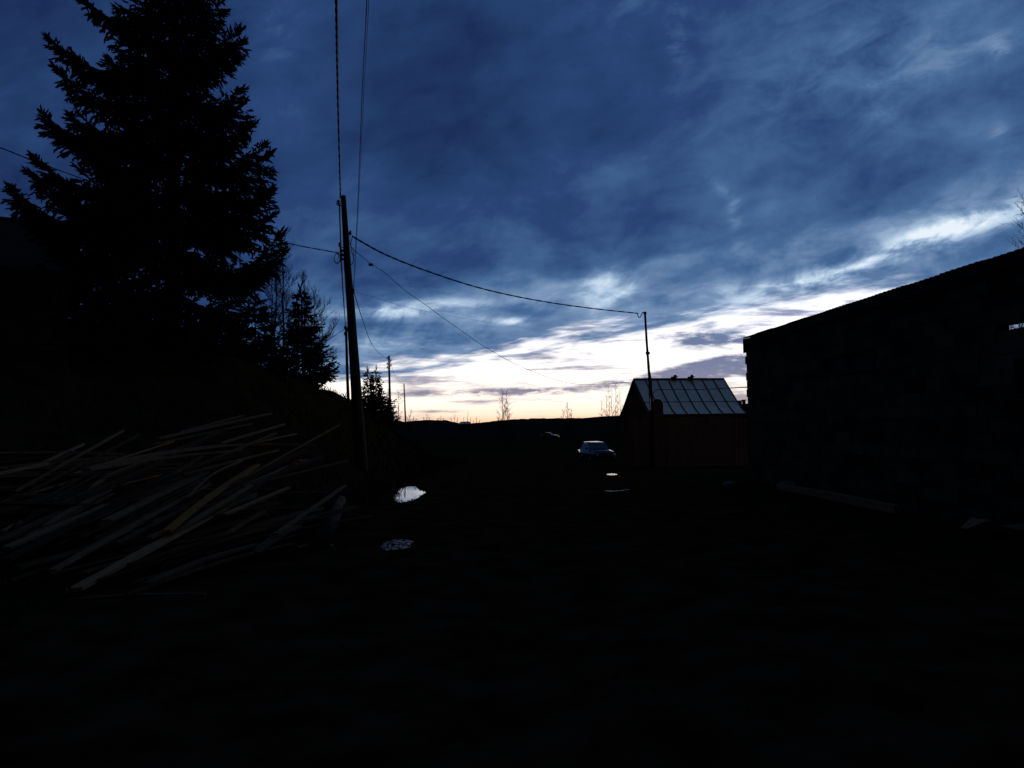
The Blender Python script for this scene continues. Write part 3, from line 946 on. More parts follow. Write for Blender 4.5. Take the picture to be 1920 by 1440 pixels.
cable('dark cable crossing in front of the metal roof to the block building', [(1223, 746, 36), (1224.5, 738, 36), (1228, 733, 35.8), (1236, 730.5, 35.3), (1262, 730.3, 33.8), (1310, 730.5, 30.5), (1360, 728, 26.5), (1404, 726, 21.7)], .016, n=10)


# ------------------------------------------------------------------ trees
def sprig(m, p, d, L, w, rg):
    """flat tapering needle sprig with serrated rims, two crossed blades"""
    d = d.normalized(); a = d.orthogonal().normalized(); rot = rg.uniform(0, math.pi)
    b = d.cross(a)
    for k in range(2):
        c = a * math.cos(rot + k * 1.57) + b * math.sin(rot + k * 1.57)
        i = len(m.v); w1 = w * rg.uniform(.7, 1.1)
        m.v += [tuple(p), tuple(p + d * L * .18 + c * w1), tuple(p + d * L * .34 + c * w1 * .6), tuple(p + d * L * .55 + c * w1 * .95), tuple(p + d * L * .7 + c * w1 * .45), tuple(p + d * L),
                tuple(p + d * L * .72 - c * w1 * .55), tuple(p + d * L * .5 - c * w1 * .95), tuple(p + d * L * .32 - c * w1 * .55), tuple(p + d * L * .15 - c * w1)]
        m.f.append((i, i + 1, i + 2, i + 8, i + 9)); m.f.append((i + 2, i + 3, i + 5, i + 7, i + 8))


def bough(m, mw, p, azm, L, z_sag, z_tip, rg, dens, sw, droop=.5):
    """one spruce bough: wood spine with two rows of twigs carrying needle sprigs"""
    n = 7; pts = []
    ca, sa = math.cos(azm), math.sin(azm); bend = rg.uniform(-.12, .12)
    for k in range(n):
        f = k / (n - 1)
        h = -z_sag * math.sin(min(1, f / .75) * math.pi * .5) + (z_sag * 0.35 + z_tip) * max(0, (f - .45) / .55) ** 1.6
        lat = bend * L * f * f
        pts.append(p + Vector((ca * L * f - sa * lat, sa * L * f + ca * lat, h)))
    mw.tube(pts, [.035 * L / 3 * (1 - .85 * k / (n - 1)) + .006 for k in range(n)], 4, False)
    cnt = int(dens * L)
    for q in range(cnt):
        f = .12 + .88 * ((q + rg.random()) / cnt)
        x = f * (n - 1); k = min(n - 2, int(x)); c = pts[k].lerp(pts[k + 1], x - k)
        fwd = (pts[k + 1] - pts[k]).normalized(); sd_ = Vector((-fwd.y, fwd.x, 0)).normalized() * (1 if q % 2 else -1)
        tl = (0.12 + (0.26 if droop < .6 else .31) * L * (1 - f) ** .8 * min(1, f * 3.2)) * rg.uniform(.65, 1.15) + 0.12 * min(1, L)
        td = (fwd * rg.uniform(.55, 1.0) + sd_ * rg.uniform(.5, 1.0) + Vector((0, 0, rg.uniform(-droop, .12)))).normalized()
        if f > .93: td = (fwd + sd_ * .25 + Vector((0, 0, rg.uniform(-.05, .3)))).normalized(); tl *= .7
        ns = max(2, int(tl / (.055 * sw)))
        for j in range(ns):
            g_ = (j + .5) / ns; base = c + td * tl * g_
            sdv = (td * .8 + sd_.cross(Vector((0, 0, 1))) * rg.uniform(-.8, .8) + Vector((0, 0, rg.uniform(-.7, .25)))).normalized()
            sprig(m, base, sdv, rg.uniform(.11, .21) * sw, .030 * sw, rg)
        sprig(m, c + td * tl * .8, td, .20 * sw, .026 * sw, rg)


def spruce(label, px, d, top_z, zlow, halfw, seed, dens=11, extra=(), name='spruce_tree', sw=1.0, power=.75, step=.42, cat='tree', group='spruces on the bank', lean=0.0, zb=None, inner=26, tier=False):
    rg = random.Random(seed)
    q = P(px, 760, d); x, y = q.x, q.y
    z0 = base_z(x, y) if zb is None else zb
    o = thing(name, (x, y, z0), label, cat, group)
    m = MB(); mw = MB(); mt = MB()
    Ht = top_z - z0
    tp = [Vector((x + lean * f * Ht, y, z0 - .2 + (Ht + .2) * f)) for f in (0, .25, .5, .75, 1)]
    r0_ = .012 * Ht + .02
    mt.tube(tp, [r0_ * 1.15, r0_, r0_ * .7, r0_ * .4, .012], 9)
    z = z0 + zlow
    while z < top_z - .25:
        f = (z - z0 - zlow) / (Ht - zlow)
        Lm = halfw * (1 - f) ** power
        if f < .12 and not tier: Lm *= .82 + 1.5 * f
        if tier: Lm *= 1 - .2 * max(0, .25 - f) / .25
        nb_ = 7 if Lm > 1.2 else 5
        a0 = rg.random() * 6.28
        for k in range(nb_):
            L = max(.18, Lm * (rg.uniform(.66, 1.0) if tier else rg.uniform(.72, 1.08))); azm = a0 + k * 6.283 / nb_ + rg.uniform(-.3, .3)
            if tier: L *= 1.08 - .20 * math.cos(azm)
            bough(m, mw, Vector((x + lean * (z - z0), y, z + rg.uniform(-.15, .15) * (.6 if tier else 1))), azm, L,
                  L * ((.34 - .40 * f) if tier else (.26 - .42 * f)) * rg.uniform(.6, 1.3), L * (rg.uniform(.10, .24) if tier else rg.uniform(.12, .30)), rg, dens, sw, .75 if tier else .5)
        for k in range(int(inner * Lm)):              # inner twigs close to the trunk
            a = rg.random() * 6.283; rr = Lm * .6 * rg.random() ** .6
            sprig(m, Vector((x + lean * (z - z0) + rr * math.cos(a), y + rr * math.sin(a), z + rg.uniform(-.25, .25) - rr * .12)), Vector((math.cos(a), math.sin(a), rg.uniform(-.6, .3))), rg.uniform(.2, .34) * sw, .06 * sw, rg)
        z += step * rg.uniform(.8, 1.2) * (1 if f < .7 else .7)
    for (tx, ty, dz_, L_extra) in extra:          # boughs whose tips show clearly in the outline
        tip = P(tx, ty, d + dz_)
        v_ = Vector((tip.x - x, tip.y - y, 0)); L = v_.length
        bough(m, mw, Vector((x, y, tip.z - .04 * L)), math.atan2(v_.y, v_.x), L, L * .26, L * .17 + L * .04, rg, dens * 2.1, sw, 1.0)
    for k in range(8): sprig(m, Vector((x + lean * Ht, y, top_z - .45 + .06 * k)), Vector((rg.uniform(-.5, .5), rg.uniform(-.5, .5), .9)), .3 * sw, .03 * sw, rg)
    mt.build('trunk', bark, o, True)
    cr = m.build('crown', needle, o)
    tag(mw.build('bough_wood', bark, cr), kind='stuff')
    return o


EXT = [(70, 208, .6, 0), (14, 350, .5, 0), (60, 330, -1.2, 0), (85, 305, 1.4, 0), (105, 85, .3, 0), (110, 130, -.8, 0), (160, 4, .4, 0),
       (415, 12, .2, 0), (432, 56, -.6, 0), (450, 80, .4, 0), (443, 168, .2, 0), (463, 200, -.7, 0), (468, 232, .8, 0), (490, 277, .3, 0), (511, 299, -.5, 0),
       (503, 352, .9, 0), (514, 370, -.2, 0), (510, 412, .7, 0), (534, 447, -.6, 0), (530, 480, .5, 0), (70, 425, .2, 0), (35, 372, -.3, 0), (130, 215, .5, 0)]
big = spruce('huge dark spruce towering over the left side of the picture', 322, 19, 17.4, .75, 3.05, 11, dens=22, extra=EXT, sw=1.0, power=1.0, step=.50, inner=15, tier=True)
spruce('dark bushy spruce between the huge spruce and the birches', 478, 29, P(484, 556, 29).z, .3, 1.75, 21, dens=16, sw=1.1, power=.8, step=.30)
spruce('young spruce with a long leader right of the birches', 570, 27.5, P(557, 532, 27.5).z, .2, 1.35, 22, dens=17, sw=1.0, power=1.15, step=.25,
       extra=[(620, 687, -.3, 0), (607, 705, .4, 0), (598, 655, .2, 0), (596, 668, -.5, 0)], lean=-.03)
spruce('low spruce filling the gap under the huge spruce, right side', 415, 26, P(415, 585, 26).z, .1, 2.0, 23, dens=14, sw=1.3, power=.7, step=.30)
spruce('low spruce behind the trunk of the huge spruce', 335, 27, P(330, 610, 27).z, .1, 1.9, 24, dens=14, sw=1.3, power=.6, step=.30)
spruce('broad low spruce left of the huge trunk', 215, 25, P(215, 560, 25).z, .1, 2.0, 25, dens=13, sw=1.35, power=.6, step=.32)
spruce('low spruce beside the wall of the left house', 120, 23, P(112, 478, 23).z, .1, 1.8, 26, dens=13, sw=1.35, power=.6, step=.32)
spruce('left one of the two slender young spruces past the leaning pole', 690, 46, P(691, 691, 46).z, .1, 1.15, 31, dens=15, sw=1.0, power=1.15, step=.24, group='young spruces past the pole')
spruce('right one of the two slender young spruces past the leaning pole', 705, 47, P(705, 689, 47).z, .1, 1.25, 32, dens=15, sw=1.0, power=1.2, step=.24, group='young spruces past the pole')
spruce('squat spruce at the foot of the two slender young ones', 714, 45, P(712, 738, 45).z, .05, 1.15, 33, dens=16, sw=1.1, power=.5, step=.24, group='young spruces past the pole')


def bare_tree(label, px, d, top_px_y, spread, stems, seed, name='birch_tree', density=1.0, r=.07, group='bare birches', low=.15, base_y=None, fine=.010, zb=None, weep=0.0):
    rg = random.Random(seed)
    q = P(px, 760, d); x, y = q.x, q.y
    z0 = base_z(x, y) if zb is None else zb
    zt = P(px, top_px_y, d).z; Ht = zt - z0
    o = thing(name, (x, y, z0), label, 'tree', group)
    mt = MB(); mc = MB()

    def twig(p, dv, L, rad, lev):
        n = 4; pts = [p]; c = p; v_ = dv
        for k in range(n):
            v_ = (v_ + Vector((rg.uniform(-.18, .18), rg.uniform(-.18, .18), rg.uniform(-.05, .16) - weep * (lev > 0)))).normalized()
            c = c + v_ * L / n; pts.append(c)
        mc.tube(pts, [rad * (1 - .75 * k / n) for k in range(n + 1)], 3, False)
        if lev < 2:
            cnt = int((7 if lev == 0 else 4) * density * (L / 1.2 + .4))
            for k in range(cnt):
                f = rg.uniform(.2, 1.0); x_ = f * n; kk = min(n - 1, int(x_)); b = pts[kk].lerp(pts[kk + 1], x_ - kk)
                sd_ = Vector((rg.uniform(-1, 1), rg.uniform(-1, 1), rg.uniform(-.1, .5))).normalized()
                twig(b, (v_ * .9 + sd_ * .7 + Vector((0, 0, .15))).normalized(), L * rg.uniform(.3, .55), max(fine * .6, rad * .5), lev + 1)

    for (ox, hf, ln) in stems:
        Hs = Ht * hf; pts = []; rad = []
        for k in range(8):
            f = k / 7
            pts.append(Vector((x + ox + ln * f * Hs + rg.uniform(-.05, .05) * (k > 0), y + rg.uniform(-.3, .3) * f, z0 - .15 + (Hs + .15) * f))); rad.append(max(fine, r * hf * (1 - .9 * f)))
        mt.tube(pts, rad, 7)
        nb_ = int(Hs * 4.5 * density)
        for k in range(nb_):
            f = low + (1 - low) * (k + rg.random()) / nb_
            x_ = f * 7; kk = min(6, int(x_)); c = pts[kk].lerp(pts[kk + 1], x_ - kk)
            a = rg.random() * 6.283
            L = spread * (1.0 - .72 * f) * rg.uniform(.6, 1.15)
            twig(c, Vector((math.cos(a), math.sin(a), rg.uniform(.5, 1.3))).normalized(), L, max(fine, r * .28 * (1 - f * .6)), 0)
    mt.build('trunk', twigm, o, True)
    mc.build('crown', twigm, o)
    return o


bare_tree('bare birch with twin stems between the dark spruces', 508, 33, 470, 1.6, [(0, .95, 0), (.17, 1.0, .003)], 41, density=1.3)
bare_tree('tall bare birch with one straight stem, right of the twin-stemmed one', 530, 32, 436, 1.7, [(0, 1.0, .012)], 42, density=1.5)
bare_tree('fine-twigged bare birch behind the young spruce with long leader', 572, 33, 525, 1.9, [(0, 1.0, 0), (.35, .85, .03)], 43, density=1.5, r=.05)
bare_tree('bare birch glimpsed through the huge spruce, right of its trunk', 450, 34, 470, 1.9, [(0, 1.0, 0)], 44, density=1.0)
bare_tree('bare birch glimpsed through the huge spruce, left of its trunk', 245, 33, 420, 2.2, [(0, 1.0, 0), (.6, .9, .02)], 45, density=.9)
bare_tree('bare tree with drooping twigs behind the block building', 1975, 33, 385, 3.2, [(0, 1.0, -.02)], 46, density=1.2, r=.12, group='lone bare trees', weep=.12, zb=0)
for lab, px, d, ty, sprd, stems, sd_, r_ in (
        ('bare tree with two tall stems alone on the horizon', 942, 150, 729, 2.1, [(0, 1.0, 0), (.9, .95, .0), (-.5, .45, -.05), (2.2, .4, .05)], 51, .11),
        ('low bare shrub on the horizon between two bare trees', 1064, 170, 756, 1.8, [(0, 1.0, 0), (.6, .8, .05), (-.7, .8, -.05), (1.6, .5, .1), (-1.6, .5, -.1)], 52, .07),
        ('clump of thin bare stems left of the metal-roofed house', 1147, 95, 720, 1.1, [(0, .9, 0), (.5, 1.0, 0), (-.6, .85, -.01), (1.0, .9, .01), (-1.1, .75, -.03), (1.4, .7, .03), (-.3, .95, 0), (.75, .8, 0), (-1.5, .5, -.04)], 53, .055),
        ('bare bush around the foot of the insulator pole', 742, 66, 735, 1.2, [(0, 1.0, .05), (-.5, 1.05, -.02), (.5, .7, .18), (.2, .55, .35), (-.9, .9, -.05), (.9, .45, .5)], 54, .05)):
    bare_tree(lab, px, d, ty, sprd, stems, sd_, density=.95 if d > 80 else 1.2, r=r_, group='bare trees towards the horizon', fine=.00014 * d if d > 80 else .012, low=.1)
for k, (px, ty) in enumerate(((800, 777), (826, 779), (852, 776), (876, 771), (893, 781), (775, 781))):
    bare_tree(('tiny bare sapling on the horizon %s' % ('just right of the farthest pole', 'left of the horizon dip', 'at the left rim of the horizon dip', 'with one tall leader in the horizon dip', 'at the right rim of the horizon dip', 'at the foot of the farthest pole')[(1, 2, 3, 3, 4, 5)[k] if k != 0 else 0]) if k != 2 else 'tiny bare sapling on the horizon at the left rim of the dip',
              px, 260, ty, 1.0 if k != 3 else .6, [(0, 1.0, .05), (.9, .6, .1), (-1.0, .6, -.1)], 60 + k, density=.5, r=.06, group='saplings on the horizon', fine=.05, low=.2,
              zb=P(px, crest(px) + 3, 260).z)

# dry grass on the bank and verge: uncounted
m = MB()
for k in range(9000):
    y = rng.uniform(6, 62)
    x = bank_edge(y) - abs(rng.gauss(0, 4.0)) + .5
    if x < -15: continue
    z = base_z(x, y) - .05; h = rng.uniform(.12, .38) * (1.3 if rng.random() < .1 else 1); a = rng.random() * 6.28
    w = .006 + .0005 * y; lx, ly = rng.uniform(-.5, .5) * h, rng.uniform(-.5, .5) * h
    c, s_ = math.cos(a) * w, math.sin(a) * w
    m.v += [(x - c, y - s_, z), (x + c, y + s_, z), (x + lx * .4, y + ly * .4, z + h * .6), (x + lx, y + ly, z + h)]
    i = len(m.v) - 4
    m.f.append((i, i + 1, i + 2)); m.f.append((i + 1, i + 3, i + 2))
tag(m.build('dry_grass', dryg), 'dry dead grass blades over the bank and verge', 'grass', None, 'stuff')


# ------------------------------------------------------------------ house at the left edge
HL = 24.0
rz0 = P(0, 418, HL).z
xr = P(56, 421, HL).x                        # right end of the ridge
xe = xr + 1.42; ze = rz0 - 2.05
ym = P(56, 421, HL).y; yf = ym - 3.2; yb = ym + 3.2
zg = base_z(xr - 3, ym) - 1.0
lh = thing('hip_roofed_house', (xr - 4, ym, zg), 'dark house with hipped roof cut off by the left edge', 'house')
xl = xr - 9.0
th_ = .10
def slab(mb, pts):
    mb.prism([Vector(p) for p in pts], Vector((0, 0, -th_)))
rf = MB()
slab(rf, [(xl, ym, rz0), (xr, ym, rz0), (xe, yf, ze), (xl, yf, ze)])
roof_l = rf.build('roof', darkroof, lh)
m = MB(); slab(m, [(xr, ym, rz0 - .004), (xe, yb, ze), (xe, yf, ze)]); m.build('hip_slope', darkroof, roof_l)
m = MB(); slab(m, [(xr, ym, rz0 - .002), (xl, ym, rz0 - .002), (xl, yb, ze), (xe, yb, ze)]); m.build('rear_slope', darkroof, roof_l)
m = MB(); m.tube([(xl, ym, rz0 + .02), (xr, ym, rz0 + .02)], .07, 8); m.build('ridge_cap', darkroof, roof_l)
m = MB(); m.tube([(xr, ym, rz0 + .02), (xe, yf, ze + .02)], .06, 8); m.build('ridge_cap', darkroof, roof_l)
zw = ze - .12; k = 0; z = zg
nrow = 0
while z < zw - .05:                           # clapboards, one object each
    h = min(.17, zw - z)
    m = MB(); m.hexa([(xl, yf + .45, z), (xe - .45, yf + .45, z), (xe - .45, yf + .50, z), (xl, yf + .50, z),
                      (xl, yf + .475, z + h), (xe - .45, yf + .475, z + h), (xe - .45, yf + .50, z + h), (xl, yf + .50, z + h)])
    m.build('clapboard', siding, lh)
    m = MB(); m.hexa([(xe - .45, yf + .5, z), (xe - .45, yb - .45, z), (xe - .5, yb - .45, z), (xe - .5, yf + .5, z),
                      (xe - .475, yf + .5, z + h), (xe - .475, yb - .45, z + h), (xe - .5, yb - .45, z + h), (xe - .5, yf + .5, z + h)])
    m.build('clapboard', siding, lh)
    z += .165

# turn the whole house so that its right side lines up with the slope of the bank
_ca, _sa = math.cos(R(32.1)), math.sin(R(32.1))
for o_ in list(lh.children) + [c_ for q_ in lh.children for c_ in q_.children]:
    for v_ in o_.data.vertices:
        dx_, dy_ = v_.co.x - xr, v_.co.y - ym
        v_.co.x = xr + dx_ * _ca - dy_ * _sa; v_.co.y = ym + dx_ * _sa + dy_ * _ca

# ------------------------------------------------------------------ distant house with two chimneys, and a pale shed on the hill
D = 75.0
c = P(1394, 776, D); zt_ = P(1394, 757, D).z; zb_ = base_z(c.x, c.y)
dh = thing('far_house', (c.x, c.y, zb_), 'far dark roof with two chimneys between metal roof and block building', 'house')
m = MB(); m.box((c.x, c.y, zb_), 2.6, 3.0, c.z - zb_); m.build('wall', siding, dh)
m = MB(); m.prism([Vector((c.x - 1.7, c.y - 1.8, c.z)), Vector((c.x + 1.7, c.y - 1.8, c.z)), Vector((c.x + .1, c.y - 1.8, zt_))], Vector((0, 3.6, 0))); rfo = m.build('roof', darkroof, dh)
for px, py, w in ((1385.5, 751, .32), (1393.3, 749.5, .24)):
    q = P(px, py, D); m = MB(); m.box((q.x, c.y - .3, zt_ - .9), w, .35, q.z - zt_ + .82); m.box((q.x, c.y - .3, q.z - .08), w + .1, .45, .08); m.build('chimney', darkroof, rfo)
m = MB()
q = P(872, 794, 300); m.box((q.x, q.y, q.z - 2.5), 4.6, 3, 2.3)
sh = thing('far_shed', (q.x, q.y, q.z - 2.5), 'tiny pale-roofed shed in the dip of the horizon', 'shed')
m.build('wall', siding, sh)
m = MB(); m.prism([Vector((q.x - 2.8, q.y - 2.0, q.z - .2)), Vector((q.x + 2.8, q.y - 2.0, q.z - .2)), Vector((q.x + 1.6, q.y, q.z + .75)), Vector((q.x - 1.6, q.y, q.z + .75))], Vector((0, 2.2, -.05))); m.build('roof', roofm, sh)


# ------------------------------------------------------------------ vehicles
def wheel(parent, loc, yaw, r, w):
    ax = Vector((-math.sin(yaw), math.cos(yaw), 0)); n = 18
    def ring(mb, rads):
        i = len(mb.v)
        for off, rr in rads:
            for k in range(n):
                a = 2 * math.pi * k / n; f = Vector((math.cos(yaw), math.sin(yaw), 0))
                mb.v.append(tuple(Vector(loc) + ax * off + f * math.cos(a) * rr + Vector((0, 0, math.sin(a) * rr))))
        for j in range(len(rads) - 1):
            for k in range(n):
                k2 = (k + 1) % n; mb.f.append((i + j * n + k, i + j * n + k2, i + (j + 1) * n + k2, i + (j + 1) * n + k))
        mb.f.append(tuple(i + k for k in range(n))); mb.f.append(tuple(i + (len(rads) - 1) * n + k for k in range(n)))
    m = MB(); ring(m, [(-w / 2, r * .62), (-w / 2, r * .93), (-w / 3, r), (w / 3, r), (w / 2, r * .93), (w / 2, r * .62)])
    ty = m.build('wheel', rubber, parent, True)
    m = MB(); ring(m, [(-w / 2 - .012, r * .18), (-w / 2 + .004, r * .55), (w / 2 - .004, r * .55), (w / 2 + .012, r * .18)]); m.build('rim', iron, ty)


def loft(secs):
    """rings of equal length joined into a skin with end caps"""
    mb = MB(); n = len(secs[0])
    for s_ in secs: mb.v += [tuple(p) for p in s_]
    for j in range(len(secs) - 1):
        for k in range(n):
            k2 = (k + 1) % n; mb.f.append((j * n + k, j * n + k2, (j + 1) * n + k2, (j + 1) * n + k))
    mb.f.append(tuple(range(n - 1, -1, -1))); mb.f.append(tuple((len(secs) - 1) * n + k for k in range(n)))
    return mb


def sedan(loc, yaw, label):
    o = thing('parked_car', loc, label, 'car')
    fx, sx = Vector((math.cos(yaw), math.sin(yaw), 0)), Vector((-math.sin(yaw), math.cos(yaw), 0))
    W_ = lambda x, y, z: Vector(loc) + fx * x + sx * y + Vector((0, 0, z))
    # body side stations along x: (x, half width low, half width belt, belt height)
    st = [(-2.02, .70, .68, .70), (-1.98, .76, .74, .86), (-1.3, .80, .77, .91), (-.4, .81, .78, .90), (.72, .81, .77, .885), (1.2, .80, .75, .855), (1.78, .77, .72, .80), (1.98, .74, .70, .74), (2.04, .70, .66, .60)]
    secs = []
    for x, wl, wb, h in st:
        secs.append([W_(x, -wl * .9, .26), W_(x, -wl, .42), W_(x, -wl, .62 if h > .65 else h - .06), W_(x, -wb, h - .03), W_(x, -wb * .82, h), W_(x, wb * .82, h), W_(x, wb, h - .03), W_(x, wl, .62 if h > .65 else h - .06), W_(x, wl, .42), W_(x, wl * .9, .26)])
    body = loft(secs).build('body', paint, o, True)
    # greenhouse: glass block, pillars and roof
    secs = []
    for x0, x1, hw, z in ((-1.42, .74, .735, .885), (-1.22, .40, .68, 1.14), (-1.02, .10, .60, 1.36)):
        secs.append([W_(x0, -hw, z), W_(x1, -hw, z), W_(x1, hw, z), W_(x0, hw, z)])
    cab = loft(secs).build('cabin', paint, o)
    def pane(nm, pts, th=.012, mt_=carglass, par=None):
        p_ = [W_(*q) for q in pts]; nrm = (p_[1] - p_[0]).cross(p_[2] - p_[0]).normalized()
        m = MB(); m.prism(p_, nrm * th); return m.build(nm, mt_, par or cab)
    pane('windscreen', [(.685, -.64, .93), (.685, .64, .93), (.155, .53, 1.33), (.155, -.53, 1.33)])
    pane('rear_window', [(-1.375, .62, .95), (-1.375, -.62, .95), (-1.06, -.53, 1.31), (-1.06, .53, 1.31)])
    for sgn in (1, -1):
        for (a, b, c_, d_) in ((-1.22, -.42, -.42, -.98), (-.34, .56, .14, -.34)):
            pts = [(a, sgn * .727, .93), (b, sgn * .727, .93), (c_, sgn * .618, 1.32), (d_, sgn * .618, 1.32)]
            if sgn > 0: pts = pts[::-1]
            pane('side_window', pts, .01)
    secs = []
    for x, hw, z in ((-1.12, .56, 1.40), (-1.02, .60, 1.428), (-.5, .615, 1.410), (-.1, .60, 1.392), (.08, .585, 1.383), (.16, .56, 1.345)):
        secs.append([W_(x, -hw, z - .03), W_(x, -hw * .95, z), W_(x, -hw * .5, z + .008), W_(x, hw * .5, z + .008), W_(x, hw * .95, z), W_(x, hw, z - .03)])
    loft(secs).build('roof', paint, o, True)
    secs = []
    for x, hw, z in ((.76, .68, .893), (1.2, .66, .868), (1.75, .63, .815), (1.92, .61, .775)):
        secs.append([W_(x, -hw, z - .01), W_(x, -hw * .6, z + .018), W_(x, hw * .6, z + .018), W_(x, hw, z - .01)])
    loft(secs).build('bonnet', paint, o, True)
    m = MB(); m.hexa([W_(2.0, -.46, .50), W_(2.055, -.46, .50), W_(2.055, .46, .50), W_(2.0, .46, .50), W_(2.0, -.46, .66), W_(2.045, -.46, .66), W_(2.045, .46, .66), W_(2.0, .46, .66)]); m.build('grille', darkplast, o)
    for sgn in (1, -1):
        m = MB(); m.hexa([W_(1.99, sgn * .58 - .105, .50), W_(2.06, sgn * .58 - .105, .50), W_(2.06, sgn * .58 + .105, .50), W_(1.99, sgn * .58 + .105, .50),
                          W_(1.97, sgn * .58 - .105, .67), W_(2.04, sgn * .58 - .105, .67), W_(2.04, sgn * .58 + .105, .67), W_(1.97, sgn * .58 + .105, .67)]); m.build('headlight', lampg, o)
        m = MB(); m.box(W_(.55, sgn * .86, .93), .10, .16, .11, yaw); m.build('mirror', darkplast, o)
    for x in (2.04, -2.02):
        m = MB(); m.hexa([W_(x - .05, -.80, .34), W_(x + .06, -.80, .34), W_(x + .06, .80, .34), W_(x - .05, .80, .34), W_(x - .05, -.80, .44), W_(x + .06, -.80, .44), W_(x + .06, .80, .44), W_(x - .05, .80, .44)]); m.build('bumper', iron, o)
    for x in (1.25, -1.2):
        for sgn in (1, -1): wheel(o, W_(x, sgn * .74, .30), yaw, .30, .17)
    return o


cc = P(1118, 862, 55); cz = base_z(cc.x, cc.y)
sedan((cc.x, cc.y, cz), R(-78), 'dark boxy sedan with sky-bright roof, parked left of the metal-roofed house')


vc = P(1031, 830, 172)
sedan((vc.x, vc.y, base_z(vc.x, vc.y)), R(-20), 'tiny far car glinting below the horizon, left of the boxy sedan')

# ------------------------------------------------------------------ stones and scraps
def stone(label, px, py, r, seed, flat=.6):
    rg = random.Random(seed); q = on_ray(px, py); m = MB(); rows = 5; cols_ = 9
    zc_ = ground_z(q.x, q.y) + r * flat * .35
    for i in range(rows + 1):
        th = math.pi * i / rows
        for j in range(cols_):
            a = 2 * math.pi * j / cols_; rr = r * (.75 + .5 * vnoise(j * 1.7 % 9 + seed, i * 1.3))
            m.v.append((q.x + rr * math.sin(th) * math.cos(a), q.y + rr * .8 * math.sin(th) * math.sin(a), zc_ + rr * flat * math.cos(th)))
    for i in range(rows):
        for j in range(cols_):
            j2 = (j + 1) % cols_; m.f.append((i * cols_ + j, (i + 1) * cols_ + j, (i + 1) * cols_ + j2, i * cols_ + j2))
    tag(m.build('stone', stonem), label, 'stone', 'pale stones by the block building')


stone('pale flat stone left of the block building corner', 1371, 913, .20, 3, .45)
stone('pale rounded stone at the foot of the block building corner', 1476, 916, .22, 5, .6)
q = on_ray(1868, 1004)
m = MB(); sheetp = []
for i in range(7):
    for j in range(4):
        x, y = i / 6 * .95, j / 3 * .42
        m.v.append((q.x - .25 + x, q.y + y - .15 * x, ground_z(q.x, q.y) + .03 + .16 * vnoise(i * .9 + 2, j * .8) + (.14 if i == 1 else 0)))
for i in range(6):
    for j in range(3): m.f.append((i * 4 + j, i * 4 + 4 + j, i * 4 + 5 + j, i * 4 + 1 + j))
o = m.build('crumpled_sheet', woods[1]); md = o.modifiers.new('thickness', 'SOLIDIFY'); md.thickness = .008
tag(o, 'crumpled sheet on the ground by the block wall, right edge', 'sheet')

# ------------------------------------------------------------------ heap of boards
BG = 'boards in the scrap timber heap'


def board(pts, w, th, mt_, label, jag=True, roll=0.0):
    """a sawn board along pts (world), width across, its end grain cut ragged"""
    c = spline(pts, 3) if len(pts) > 2 else pts
    m = MB(); n = len(c)
    for k in range(n):
        tdir = (c[min(k + 1, n - 1)] - c[max(k - 1, 0)]).normalized()
        sd_ = tdir.cross(Vector((0, 0, 1))).normalized(); upv = sd_.cross(tdir)
        sd2 = sd_ * math.cos(roll) + upv * math.sin(roll); up2 = upv * math.cos(roll) - sd_ * math.sin(roll)
        ww = w * (1 + rng.uniform(-.05, .05)) * (1 if 0 < k < n - 1 or not jag else rng.uniform(.75, 1))
        m.v += [tuple(c[k] - sd2 * ww / 2), tuple(c[k] + sd2 * ww / 2), tuple(c[k] + sd2 * ww / 2 - up2 * th), tuple(c[k] - sd2 * ww / 2 - up2 * th)]
    for k in range(n - 1):
        for j in range(4):
            j2 = (j + 1) % 4; m.f.append((k * 4 + j, (k + 1) * 4 + j, (k + 1) * 4 + j2, k * 4 + j2))
    m.f.append((0, 1, 2, 3)); m.f.append(((n - 1) * 4 + 3, (n - 1) * 4 + 2, (n - 1) * 4 + 1, (n - 1) * 4))
    o = m.build('board', mt_)
    return tag(o, label, 'board', BG)


